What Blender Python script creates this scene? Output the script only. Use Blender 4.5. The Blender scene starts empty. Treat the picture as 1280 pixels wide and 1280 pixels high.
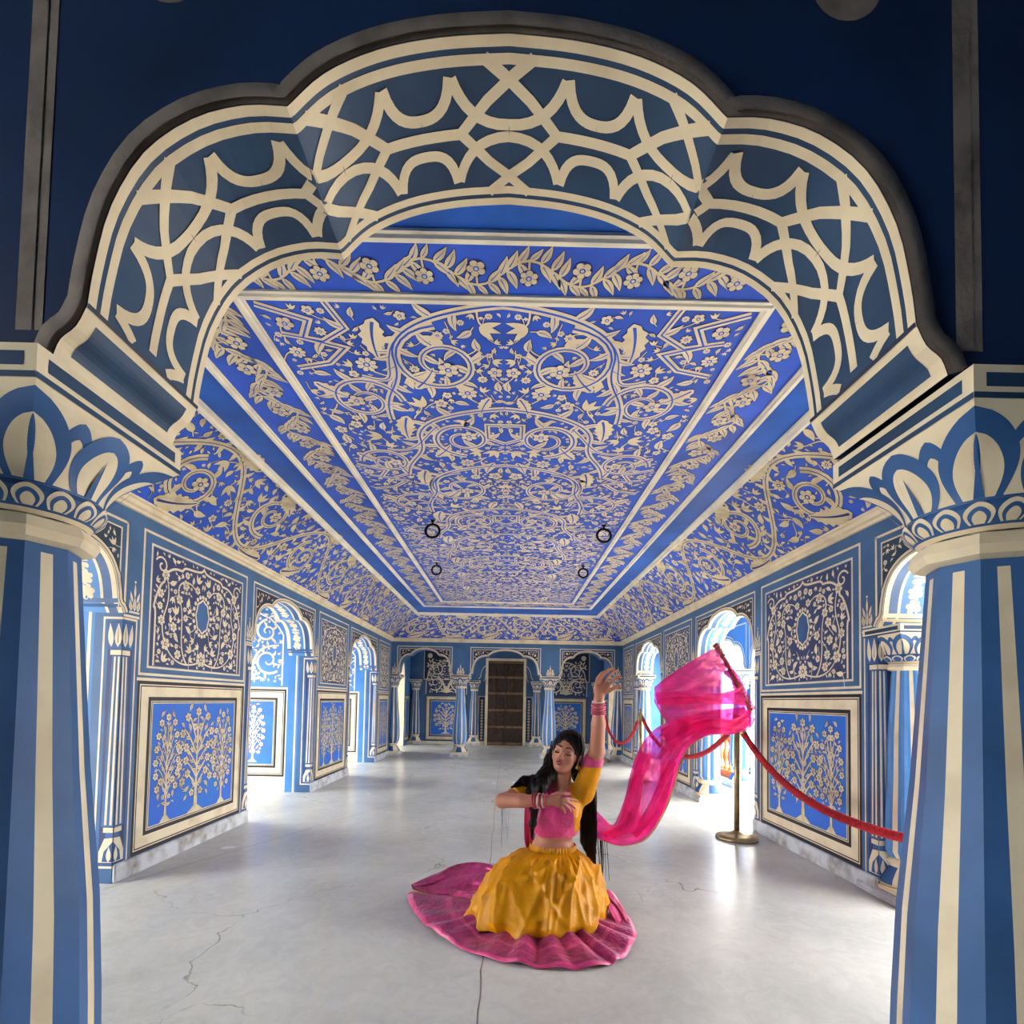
import bpy, bmesh, math, random
import numpy as np
from mathutils import Vector, Matrix
random.seed(7); np.random.seed(7)
sc = bpy.context.scene
COL = sc.collection
PI = math.pi

# ---------------------------------------------------------------- camera
F_PX, YAW, PIT, ROL, SY = 630.0, .006, .036, .0185, 213.0
cam_d = bpy.data.cameras.new('camera'); cam = bpy.data.objects.new('camera', cam_d); COL.objects.link(cam)
cam_d.sensor_width = 36; cam_d.lens = F_PX/1280*36; cam_d.shift_y = SY/1280; cam_d.clip_start = .02
CL = Vector((.05, 0, 1.15))
_f = Vector((math.sin(YAW)*math.cos(PIT), math.cos(YAW)*math.cos(PIT), math.sin(PIT)))
_r = Vector((math.cos(YAW), -math.sin(YAW), 0)); _u = _r.cross(_f)
_r2 = _r*math.cos(ROL)+_u*math.sin(ROL); _u2 = -_r*math.sin(ROL)+_u*math.cos(ROL)
cam.matrix_world = Matrix.Translation(CL) @ Matrix((_r2, _u2, -_f)).transposed().to_4x4()
sc.camera = cam
def at(px, py, Y):
    """world point at depth Y measured off the photograph"""
    D = _f + _r2*((px-640)/F_PX) - _u2*((py-640-SY)/F_PX)
    return CL + D*((Y-CL.y)/D.y)

# ---------------------------------------------------------------- world, sun, exposure
w = bpy.data.worlds.new('sky'); sc.world = w; w.use_nodes = True
bg = w.node_tree.nodes['Background']; bg.inputs[0].default_value = (.97, .985, 1, 1); bg.inputs[1].default_value = 8.0
sd = bpy.data.lights.new('sun', 'SUN'); sd.energy = 4; sd.angle = .03; sd.color = (1, .9, .74)
sun = bpy.data.objects.new('sun', sd); COL.objects.link(sun)
sun.rotation_euler = Vector((-.48, .42, -1.0)).to_track_quat('-Z', 'Y').to_euler()
sc.view_settings.view_transform = 'Standard'; sc.view_settings.look = 'None'; sc.view_settings.gamma = 1
sc.view_settings.use_curve_mapping = False
sc.view_settings.exposure = 1.46
sc.cycles.max_bounces = 12; sc.cycles.diffuse_bounces = 8; sc.cycles.transparent_max_bounces = 12
sc.cycles.use_denoising = True
sc.cycles.sample_clamp_indirect = 6
sc.cycles.caustics_reflective = False; sc.cycles.caustics_refractive = False

# ---------------------------------------------------------------- materials
def lin(c): return tuple((x/12.92 if x <= .04045 else ((x+.055)/1.055)**2.4) for x in [v/255 for v in c])
MATS = {}
def paint(name, rgb, rough=.6, var=.12, vscale=6, dirt=None, metal=0, spec=.4, bump=.0, sub=None):
    m = bpy.data.materials.new(name); m.use_nodes = True; nt = m.node_tree; N = nt.nodes; L = nt.links
    b = N['Principled BSDF']; c = lin(rgb)
    b.inputs['Roughness'].default_value = rough; b.inputs['Metallic'].default_value = metal
    b.inputs['Specular IOR Level'].default_value = spec
    tc = N.new('ShaderNodeTexCoord')
    n1 = N.new('ShaderNodeTexNoise'); n1.inputs['Scale'].default_value = vscale; n1.inputs['Detail'].default_value = 5
    L.new(tc.outputs['Object'], n1.inputs['Vector'])
    rp = N.new('ShaderNodeValToRGB'); e = rp.color_ramp.elements
    d = dirt and lin(dirt) or tuple(x*(1-var*1.6) for x in c)
    e[0].position = .3; e[1].position = .62; e[0].color = (*d, 1); e[1].color = (*[min(1, x*(1+var*.5)) for x in c], 1)
    if dirt: e[0].position = .22; e[1].position = .55
    L.new(n1.outputs['Fac'], rp.inputs['Fac']); L.new(rp.outputs['Color'], b.inputs['Base Color'])
    if bump:
        n2 = N.new('ShaderNodeTexNoise'); n2.inputs['Scale'].default_value = 40; n2.inputs['Detail'].default_value = 6
        L.new(tc.outputs['Object'], n2.inputs['Vector'])
        bp = N.new('ShaderNodeBump'); bp.inputs['Strength'].default_value = bump; bp.inputs['Distance'].default_value = .01
        L.new(n2.outputs['Fac'], bp.inputs['Height']); L.new(bp.outputs['Normal'], b.inputs['Normal'])
    MATS[name] = m; return m
paint('cream', (226, 211, 178), .6, .1, 7, (206, 188, 154), bump=.15)
paint('white', (236, 228, 206), .55, .08, 5, (205, 198, 184), bump=.1)
paint('gold_cream', (214, 199, 160), .6, .14, 9, (176, 156, 118))
paint('ultra', (44, 90, 208), .5, .18, 3)
paint('ultra_plain', (28, 92, 188), .5, .22, 2.5)
paint('ultra_dark', (30, 42, 120), .5, .1)
paint('wall_blue', (66, 104, 146), .5, .16, 3)
paint('navy', (48, 62, 104), .5, .14, 5)
paint('navy_deep', (34, 42, 66), .5, .14, 5)
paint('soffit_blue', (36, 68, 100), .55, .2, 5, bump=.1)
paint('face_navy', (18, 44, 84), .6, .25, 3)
paint('grey_plaster', (128, 120, 112), .8, .2, 14, (92, 86, 80), bump=.4)
paint('lotus_blue', (48, 92, 146), .5, .15, 5)
paint('shaft_blue', (58, 98, 148), .45, .22, 4)
paint('shaft_light', (84, 140, 202), .45, .16, 4)
paint('sky_blue', (70, 130, 192), .5, .14, 3)
paint('dado_blue', (42, 100, 200), .5, .2, 4, (40, 126, 196))
paint('black_line', (40, 32, 32), .5, .1)
paint('green_navy', (34, 62, 84), .55, .15, 4)
paint('plinth', (196, 198, 200), .6, .15, 8, (128, 116, 102), bump=.25)
paint('sandstone', (206, 112, 62), .8, .2, 8)
paint('terrace', (214, 204, 188), .8, .12, 3)
paint('iron', (26, 22, 24), .45, .1, metal=.6)
paint('brass', (168, 146, 104), .36, .2, 20, metal=.6)
paint('rope_red', (176, 14, 30), .75, .3, 60, bump=.8)
paint('teak', (62, 44, 34), .55, .3, 12, bump=.3)
paint('teak_rail', (120, 92, 66), .55, .25, 12, bump=.3)

# ---------------------------------------------------------------- object helpers
def link(o, parent=None):
    COL.objects.link(o)
    if parent: o.parent = parent
    return o
def smooth(me):
    for p in me.polygons: p.use_smooth = True
def mesh_obj(name, V, Fc, mats, mi=None, parent=None, sm=False):
    me = bpy.data.meshes.new(name); me.from_pydata([tuple(v) for v in V], [], Fc)
    for m in mats: me.materials.append(MATS[m] if isinstance(m, str) else m)
    if mi is not None: me.polygons.foreach_set('material_index', mi)
    if sm: smooth(me)
    me.validate(); me.update()
    return link(bpy.data.objects.new(name, me), parent)
def empty(name, loc, label=None, cat=None, group=None, rz=0):
    o = link(bpy.data.objects.new(name, None)); o.location = loc; o.rotation_euler[2] = rz; o.empty_display_size = .1
    tag(o, label, cat, group); return o
def tag(o, label=None, cat=None, group=None, kind=None):
    if label: o['label'] = label
    if cat: o['category'] = cat
    if group: o['group'] = group
    if kind: o['kind'] = kind
    return o

class Pt:
    ol = None
    """polygons with a material, collected in a 2D (u, v, height) space and mapped on a surface"""
    def __init__(s): s.V = []; s.F = []; s.M = []; s.ms = []; s.n = 0
    def mi(s, m):
        if m not in s.ms: s.ms.append(m)
        return s.ms.index(m)
    def hh(s, h):
        s.n += 1
        return .0006*h + (s.n % 17)*.00002
    def face(s, pts, m, h):
        b = len(s.V); s.V += [(x, y, h) for x, y in pts]; s.F.append(tuple(range(b, b+len(pts)))); s.M.append(s.mi(m))
    def fan(s, pts, m, h):
        h = s.hh(h); cx = sum(p[0] for p in pts)/len(pts); cy = sum(p[1] for p in pts)/len(pts)
        b = len(s.V); s.V.append((cx, cy, h)); s.V += [(x, y, h) for x, y in pts]; k = len(pts); q = s.mi(m)
        for i in range(k): s.F.append((b, b+1+i, b+1+(i+1) % k)); s.M.append(q)
    def strip(s, A, B, m, h, nu=1):
        if nu > 1:
            for q in range(nu):
                f = lambda t: [(a[0]+(b[0]-a[0])*t, a[1]+(b[1]-a[1])*t) for a, b in zip(A, B)]
                s.strip(f(q/nu), f((q+1)/nu), m, h)
            return
        h = s.hh(h); b = len(s.V); q = s.mi(m); k = len(A)
        s.V += [(x, y, h) for x, y in A]; s.V += [(x, y, h) for x, y in B]
        for i in range(k-1): s.F.append((b+i, b+i+1, b+k+i+1, b+k+i)); s.M.append(q)
    def grid(s, u0, v0, u1, v1, nu, nv, m, h=0):
        for i in range(nu):
            for j in range(nv):
                a, b = u0+(u1-u0)*i/nu, u0+(u1-u0)*(i+1)/nu; c, d = v0+(v1-v0)*j/nv, v0+(v1-v0)*(j+1)/nv
                s.face([(a, c), (b, c), (b, d), (a, d)], m, .0006*h)
    def rect(s, u0, v0, u1, v1, m, h, st=.15):
        nu = max(1, int(abs(u1-u0)/st)); nv = max(1, int(abs(v1-v0)/st)); s.grid(u0, v0, u1, v1, nu, nv, m, h)
    def line(s, P, w, m, h, w1=None, closed=False, mid=None):
        P = [tuple(p) for p in P]; n = len(P)
        if s.ol and 'cream' in m:
            o_ = s.ol; s.ol = None; s.line(P, w+o_[1]*2, o_[0], h-1.5, None if w1 is None else w1+o_[1]*2, closed, mid); s.ol = o_
        if closed: P = P+[P[0], P[1]]; n += 2
        A = []; B = []
        for i in range(n):
            if closed and i == n-1: break
            p = P[i]; q = P[i+1] if i < n-1 else P[i]; o = P[i-1] if i > 0 else P[i]
            if closed and i == 0: o = P[n-3]
            d1 = (p[0]-o[0], p[1]-o[1]); d2 = (q[0]-p[0], q[1]-p[1])
            l1 = math.hypot(*d1) or 0; l2 = math.hypot(*d2) or 0
            if l1 == 0: d1 = d2; l1 = l2
            if l2 == 0: d2 = d1; l2 = l1
            if l1 == 0: continue
            n1 = (-d1[1]/l1, d1[0]/l1); n2 = (-d2[1]/l2, d2[0]/l2)
            nx, ny = n1[0]+n2[0], n1[1]+n2[1]; L = math.hypot(nx, ny)
            if L < .3: nx, ny, L = n2[0], n2[1], 1
            nx /= L; ny /= L; c = max(.5, nx*n2[0]+ny*n2[1])
            t = i/(n-1); ww = w if w1 is None else w+(w1-w)*t
            if mid: ww = ww*(.35+.65*math.sin(PI*t))*mid
            ww = ww/2/c
            A.append((p[0]+nx*ww, p[1]+ny*ww)); B.append((p[0]-nx*ww, p[1]-ny*ww))
        if len(A) > 1: s.strip(A, B, m, h)
    def frame(s, u0, v0, u1, v1, w, m, h):
        s.rect(u0, v0, u1, v0+w, m, h, .4); s.rect(u0, v1-w, u1, v1, m, h, .4)
        s.rect(u0, v0+w, u0+w, v1-w, m, h, .4); s.rect(u1-w, v0+w, u1, v1-w, m, h, .4)
    def leaf(s, x, y, a, l, w, m, h, bend=0, teeth=0, vein=None):
        if s.ol and 'cream' in m and l > .03:
            o_ = s.ol; s.ol = None; s.leaf(x-math.cos(a)*o_[1], y-math.sin(a)*o_[1], a, l+2*o_[1], w+2.2*o_[1], o_[0], h-1.5, bend, teeth); s.ol = o_
        n = 7 if not teeth else teeth*2+3; A = []; B = []; C = []
        cx, cy, an = x, y, a
        for i in range(n):
            t = i/(n-1); ww = w/2*math.sin(PI*min(1, t**.75))*(1 if not teeth else (.78+.3*(i % 2)))
            if i == 0 or i == n-1: ww = .001
            nx, ny = -math.sin(an), math.cos(an)
            A.append((cx+nx*ww, cy+ny*ww)); B.append((cx-nx*ww, cy-ny*ww)); C.append((cx, cy))
            cx += math.cos(an)*l/(n-1); cy += math.sin(an)*l/(n-1); an += bend/(n-1)
        s.strip(A, B, m, h)
        if vein: s.line(C[1:-1], w*.13, vein, h+1, w*.05)
    def disc(s, x, y, r, m, h, n=10, ry=None):
        s.fan([(x+r*math.cos(2*PI*i/n), y+(ry or r)*math.sin(2*PI*i/n)) for i in range(n)], m, h)
    def flower(s, x, y, r, m, mc, h, n=6, rot=0):
        if s.ol and 'cream' in m and r > .02:
            s.disc(x, y, r*.95+s.ol[1], s.ol[0], h-1.5, 14)
        k = n*4; pts = []
        for i in range(k):
            a = rot+2*PI*i/k; rr = r*(.72+.28*abs(math.sin(n*(a-rot)/2))**.6)
            pts.append((x+rr*math.cos(a), y+rr*math.sin(a)))
        s.fan(pts, m, h)
        if mc:
            s.disc(x, y, r*.34, mc, h+1, 8); s.disc(x, y, r*.2, m, h+2, 6)
            if r > .03:
                for i in range(n):
                    a = rot+2*PI*i/n; s.line([(x+r*.45*math.cos(a), y+r*.45*math.sin(a)), (x+r*.7*math.cos(a), y+r*.7*math.sin(a))], r*.07, mc, h+1)
    def build(s, name, mp, parent=None):
        V = [mp(*v) for v in s.V]
        return mesh_obj(name, V, s.F, s.ms, s.M, parent)

def spiral(cx, cy, r0, r1, a0, turns, n=None):
    n = n or max(8, int(abs(turns)*16)); out = []
    for i in range(n+1):
        t = i/n; r = r0+(r1-r0)*t**.85; a = a0+2*PI*turns*t
        out.append((cx+r*math.cos(a), cy+r*math.sin(a)))
    return out
def bez(a, b, c, d, n=12):
    return [tuple((1-t)**3*a[k]+3*(1-t)**2*t*b[k]+3*(1-t)*t*t*c[k]+t**3*d[k] for k in (0, 1)) for t in [i/n for i in range(n+1)]]
class Occ:
    def __init__(s, cell=.06): s.c = cell; s.g = {}
    def add(s, x, y, r):
        c = s.c
        for i in range(int(math.floor((x-r)/c)), int(math.floor((x+r)/c))+1):
            for j in range(int(math.floor((y-r)/c)), int(math.floor((y+r)/c))+1):
                s.g.setdefault((i, j), []).append((x, y, r))
    def free(s, x, y, r):
        c = s.c
        for i in range(int(math.floor((x-r)/c)), int(math.floor((x+r)/c))+1):
            for j in range(int(math.floor((y-r)/c)), int(math.floor((y+r)/c))+1):
                for (a, b, q) in s.g.get((i, j), ()):
                    if (a-x)**2+(b-y)**2 < (q+r)**2: return False
        return True
    def path(s, P, r):
        for (a, b), (c, d) in zip(P, P[1:]):
            k = max(1, int(math.hypot(c-a, d-b)/(r*1.2)))
            for i in range(k): t = i/k; s.add(a+(c-a)*t, b+(d-b)*t, r)
def scatter(p, occ, inside, bb, sizes, m, dark, h, rnd, fl=.35, vein=True, sym=None, tri=.3):
    """fills free space with flowers, leaves and buds on small stems"""
    for r, tries in sizes:
        for _ in range(tries):
            x = rnd.uniform(bb[0], bb[2]); y = rnd.uniform(bb[1], bb[3])
            if sym is not None and x < sym+r*.5: continue
            if not inside(x, y, r) or not occ.free(x, y, r*1.0): continue
            occ.add(x, y, r*1.02); a = rnd.uniform(0, 2*PI); k = rnd.random()
            for sg in ((1, -1) if sym is not None else (1,)):
                X = x if sg == 1 else 2*sym-x; aa = a if sg == 1 else PI-a
                if r > .016 and k < .75:
                    b_ = aa+(.9 if k < .35 else -.9)*sg; L_ = r*2.6
                    if inside(x-math.cos(aa)*L_, y-math.sin(aa)*L_, 0) and inside(x-math.cos(aa)*L_*.5, y-math.sin(aa)*L_*1.3, 0) and inside(x, y+L_*1.2, 0): p.line(bez((X, y), (X-math.cos(aa)*L_*.5, y-math.sin(aa)*L_*.5), (X-math.cos(b_)*L_*.8, y-math.sin(b_)*L_*.8), (X-math.cos(b_)*L_*1.0, y-math.sin(b_)*L_*1.15), 6), max(.004, r*.16), m, h-.5)
                if k < fl: p.flower(X, y, r*.92, m, dark, h, 5 if k < fl/2 else 8, aa)
                elif k < fl+tri:
                    for o in (-.6, 0, .6): p.leaf(X-math.cos(aa)*r*.8, y-math.sin(aa)*r*.8, aa+o, r*1.75, r*.62, m, h)
                else:
                    p.leaf(X-math.cos(aa)*r, y-math.sin(aa)*r, aa-.35, r*2.0, r*.95, m, h, .7, 0, dark if vein else None)
                    p.line([(X-math.cos(aa)*r, y-math.sin(aa)*r), (X-math.cos(aa)*r*1.5-math.sin(aa)*r*.3, y-math.sin(aa)*r*1.5+math.cos(aa)*r*.3)], r*.14, m, h)

# ---------------------------------------------------------------- arch profile (multifoil)
def _cat(P, n):
    out = []
    for i in range(len(P)-1):
        p0 = P[max(0, i-1)]; p1 = P[i]; p2 = P[i+1]; p3 = P[min(len(P)-1, i+2)]
        for k in range(n):
            t = k/n
            out.append(tuple(.5*((2*p1[j])+(-p0[j]+p2[j])*t+(2*p0[j]-5*p1[j]+4*p2[j]-p3[j])*t*t+(-p0[j]+3*p1[j]-3*p2[j]+p3[j])*t**3) for j in (0, 1)))
    return out+[P[-1]]
_foot = [(1, 1.70), (.985, 1.728), (.952, 1.75), (.93, 1.785)]
_side = [(.93, 1.785), (.918, 1.856), (.888, 1.955), (.82, 2.048), (.715, 2.108), (.60, 2.134), (.50, 2.134)]
_top = [(.50, 2.134), (.42, 2.193), (.30, 2.237), (.155, 2.262), (0, 2.272)]
HALF = _cat(_foot, 3)[:-1]+_cat(_side, 3)[:-1]+_cat(_top, 4)
NFOOT = 9
PROF = [(-x, z) for x, z in HALF]+[(x, z) for x, z in HALF[::-1][1:]]      # xn -1..1
ZS, ZK = 1.645, .883       # springing height and rise of the arch family being built
def prof(c, hw, off=0, dz=0):
    """arch outline scaled to an opening; off pushes it outwards"""
    out = []
    for i, (x, z) in enumerate(PROF):
        q = PROF[max(0, i-1)]; r = PROF[min(len(PROF)-1, i+1)]
        dx, dy = (r[0]-q[0])*hw, r[1]-q[1]; L = math.hypot(dx, dy)
        out.append((c+x*hw-dy/L*off, ZS+(z-1.70)*ZK+dz+dx/L*off))
    return out

class Wall:
    """a wall along axis A with arched openings; N points into the room, thickness goes to -N"""
    def __init__(s, name, O, A, N, a0, a1, ops, ztop, th, mat, soff, kindname=None, zbot=0, jamb=None, back=None):
        s.O = Vector(O); s.A = Vector(A); s.N = Vector(N); s.th = th
        P = s.P = Pt()
        cur = a0
        for c, hw in ops:
            if c-hw > cur: P.rect(cur, zbot, c-hw, ztop, mat, 0, .6)
            pr = prof(c, hw)
            P.strip(pr, [(x, ztop) for x, z in pr], mat, 0)
            cur = c+hw
        if cur < a1: P.rect(cur, zbot, a1, ztop, mat, 0, .6)
        V = []; Fc = []; M = []
        P2 = Pt(); back = back or mat
        cur = a0
        for c, hw in ops:
            if c-hw > cur: P2.rect(cur, zbot, c-hw, ztop, back, 0, .6)
            pr = prof(c, hw); P2.strip(pr, [(x, ztop) for x, z in pr], back, 0); cur = c+hw
        if cur < a1: P2.rect(cur, zbot, a1, ztop, back, 0, .6)
        s.P2 = P2; s.S = Pt(); s.ops = ops
        for c, hw in ops:      # soffits in (k index, depth) turned to raw 3D
            pr = prof(c, hw)
            if zbot < 1.6: pr = [(c-hw, zbot)]+pr+[(c+hw, zbot)]
            for (x0, z0), (x1, z1) in zip(pr, pr[1:]):
                b = len(V); V += [(x0, 0, z0), (x1, 0, z1), (x1, th, z1), (x0, th, z0)]; Fc.append((b, b+1, b+2, b+3))
                M.append(0)
        for (x, z0, z1) in ((a0, zbot, ztop), (a1, zbot, ztop)):
            b = len(V); V += [(x, 0, z0), (x, 0, z1), (x, th, z1), (x, th, z0)]; Fc.append((b, b+1, b+2, b+3)); M.append(0)
        b = len(V); V += [(a0, 0, ztop), (a1, 0, ztop), (a1, th, ztop), (a0, th, ztop)]; Fc.append((b, b+1, b+2, b+3)); M.append(0)
        s.V = V; s.F = Fc; s.soff = soff; s.name = name
    def pos(s, a, d, z): return s.O+s.A*a-s.N*d+Vector((0, 0, z))
    def mp(s): return lambda u, v, h: s.pos(u, -h, v)
    def mpb(s): return lambda u, v, h: s.pos(u, s.th+h, v)
    def finish(s, extra=None):
        V = [s.mp()(*v) for v in s.P.V]; F = list(s.P.F); ms = list(s.P.ms); M = list(s.P.M)
        def ad(V2, F2, ms2, M2):
            b = len(V); V.extend(V2); F.extend([tuple(i+b for i in f) for f in F2])
            ix = []
            for m in ms2:
                if m not in ms: ms.append(m)
                ix.append(ms.index(m))
            M.extend([ix[i] for i in M2])
        ad([s.mpb()(*v) for v in s.P2.V], s.P2.F, s.P2.ms, s.P2.M)
        ad([s.pos(*v) for v in s.V], s.F, [s.soff], [0]*len(s.F))
        for (pt, fn) in (extra or []): ad([fn(*v) for v in pt.V], pt.F, pt.ms, pt.M)
        o = mesh_obj(s.name, V, F, ms, M); o['kind'] = 'structure'; return o

def soffit_map(wall, c, hw, i0, i1, inset=0):
    """(s, t) -> soffit between profile points i0..i1; s arc length from the crown, t 0..1 across the thickness"""
    pr = prof(c, hw); seg = [0]
    for a, b in zip(pr, pr[1:]): seg.append(seg[-1]+math.hypot(b[0]-a[0], b[1]-a[1]))
    mid = seg[len(pr)//2]; S = [x-mid for x in seg]
    def f(u, v, h):
        k = 0
        while k < len(S)-2 and S[k+1] < u: k += 1
        t = (u-S[k])/(S[k+1]-S[k]); t = max(0, min(1, t))
        x = pr[k][0]+(pr[k+1][0]-pr[k][0])*t; z = pr[k][1]+(pr[k+1][1]-pr[k][1])*t
        dx, dz = pr[k+1][0]-pr[k][0], pr[k+1][1]-pr[k][1]; L = math.hypot(dx, dz)
        return wall.pos(x+dz/L*h, v*wall.th, z-dx/L*h)
    return f, S

def boxmesh(P3, x0, y0, z0, x1, y1, z1):
    """adds a box to a bmesh"""
    vs = [P3.verts.new((x, y, z)) for x in (x0, x1) for y in (y0, y1) for z in (z0, z1)]
    for f in ((0, 1, 3, 2), (4, 6, 7, 5), (0, 4, 5, 1), (2, 3, 7, 6), (0, 2, 6, 4), (1, 5, 7, 3)): P3.faces.new([vs[i] for i in f])
def box(name, x0, y0, z0, x1, y1, z1, mat, parent=None, bev=0, kind=None):
    bm = bmesh.new(); boxmesh(bm, x0, y0, z0, x1, y1, z1)
    bmesh.ops.recalc_face_normals(bm, faces=bm.faces)
    if bev: bmesh.ops.bevel(bm, geom=bm.edges[:], offset=bev, segments=2, affect='EDGES')
    me = bpy.data.meshes.new(name); bm.to_mesh(me); bm.free(); me.materials.append(MATS[mat])
    o = link(bpy.data.objects.new(name, me), parent)
    if kind: o['kind'] = kind
    return o

# ================================================================ ORNAMENT
def tree(p, cx, z0, h, wd, m, dark, rnd, big=True, h0=6):
    p.ol = ('ultra_dark', .0035)
    p.line([(cx, z0), (cx, z0+h*.3)], wd*.10, m, h0, wd*.05); p.fan([(cx-wd*.2, z0), (cx-wd*.06, z0+h*.055), (cx+wd*.06, z0+h*.055), (cx+wd*.2, z0)], m, h0)
    p.line([(cx, z0+h*.3), (cx, z0+h*.93)], wd*.045, m, h0, wd*.02)
    occ = Occ(.05)
    nb = 5 if big else 6
    tips = [(cx, z0+h*.95)]
    for i in range(nb):
        for sg in (-1, 1):
            t = i/(nb-1); zb = z0+h*(.22+.42*t); span = wd*.42*math.sin(PI*(.30+.5*t))
            zt = z0+h*(.34+.56*t)
            e = (cx+sg*span, zt-h*.03*(1-t)); pts = bez((cx, zb), (cx+sg*span*.45, zb+h*.16), (cx+sg*span*.95, zt+h*.10), e, 10)
            p.line(pts, wd*.035, m, h0, wd*.018); tips.append(e)
            tips.append(pts[5])
    fr = wd*(.062 if big else .088)
    for k, (x, y) in enumerate(tips[::1]):
        if occ.free(x, y, fr): p.flower(x, y, fr*1.12, m, dark, h0+2, 6, k); occ.add(x, y, fr*1.2)
    def ins(x, y, r):
        t = (y-z0)/h
        if t < .16 or t > 1: return False
        return abs(x-cx)+r*.6 < wd*.5*math.sin(PI*min(1, max(0, (t-.05)*.98)))**.5
    scatter(p, occ, ins, (cx, z0+h*.15, cx+wd*.5, z0+h), [(fr*1.05, 500), (fr*.8, 900), (fr*.6, 900)], m, dark, h0+1, rnd, .10, sym=cx, tri=0)
    p.ol = None

def dado(p, u0, u1, z0, z1, rnd, trees=3, cream='cream'):
    p.rect(u0, z0, u1, z1, cream, 1, .4)
    p.frame(u0, z0, u1, z1, .022, 'black_line', 2); p.frame(u0+.03, z0+.03, u1-.03, z1-.03, .008, 'black_line', 2)
    i = .105
    p.frame(u0+i, z0+i, u1-i, z1-i, .026, 'black_line', 2); p.frame(u0+i+.032, z0+i+.032, u1-i-.032, z1-i-.032, .006, 'black_line', 2)
    a, b, c, d = u0+i+.045, u1-i-.045, z0+i+.045, z1-i-.045
    p.rect(a, c, b, d, 'dado_blue', 3, .3)
    w = b-a; h = d-c; cx = (a+b)/2
    if trees == 3:
        tree(p, cx, c, h*.97, w*.50, 'gold_cream', 'ultra_dark', rnd)
        tree(p, a+w*.16, c, h*.93, w*.28, 'gold_cream', 'ultra_dark', rnd, False); tree(p, b-w*.16, c, h*.93, w*.28, 'gold_cream', 'ultra_dark', rnd, False)
    elif trees == 1: tree(p, cx, c+h*.03, h*.92, w*.62, 'cream', 'ultra_dark', rnd, False)
    elif trees == 2: tree(p, cx, c+h*.03, h*.9, w*.88, 'cream', 'ultra_dark', rnd)
    elif trees == 0:
        p.rect(a, c, b, d, 'navy', 4, .3)
        y = c+.03; k = 0
        while y < d-.03:
            p.leaf(cx, y, PI/2+(.7 if k % 2 else -.7), .05, .025, 'cream', 5); y += .03; k += 1

def corner_scrolls(p, u0, u1, z0, z1, m, rnd, fn, occ):
    pass

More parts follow.
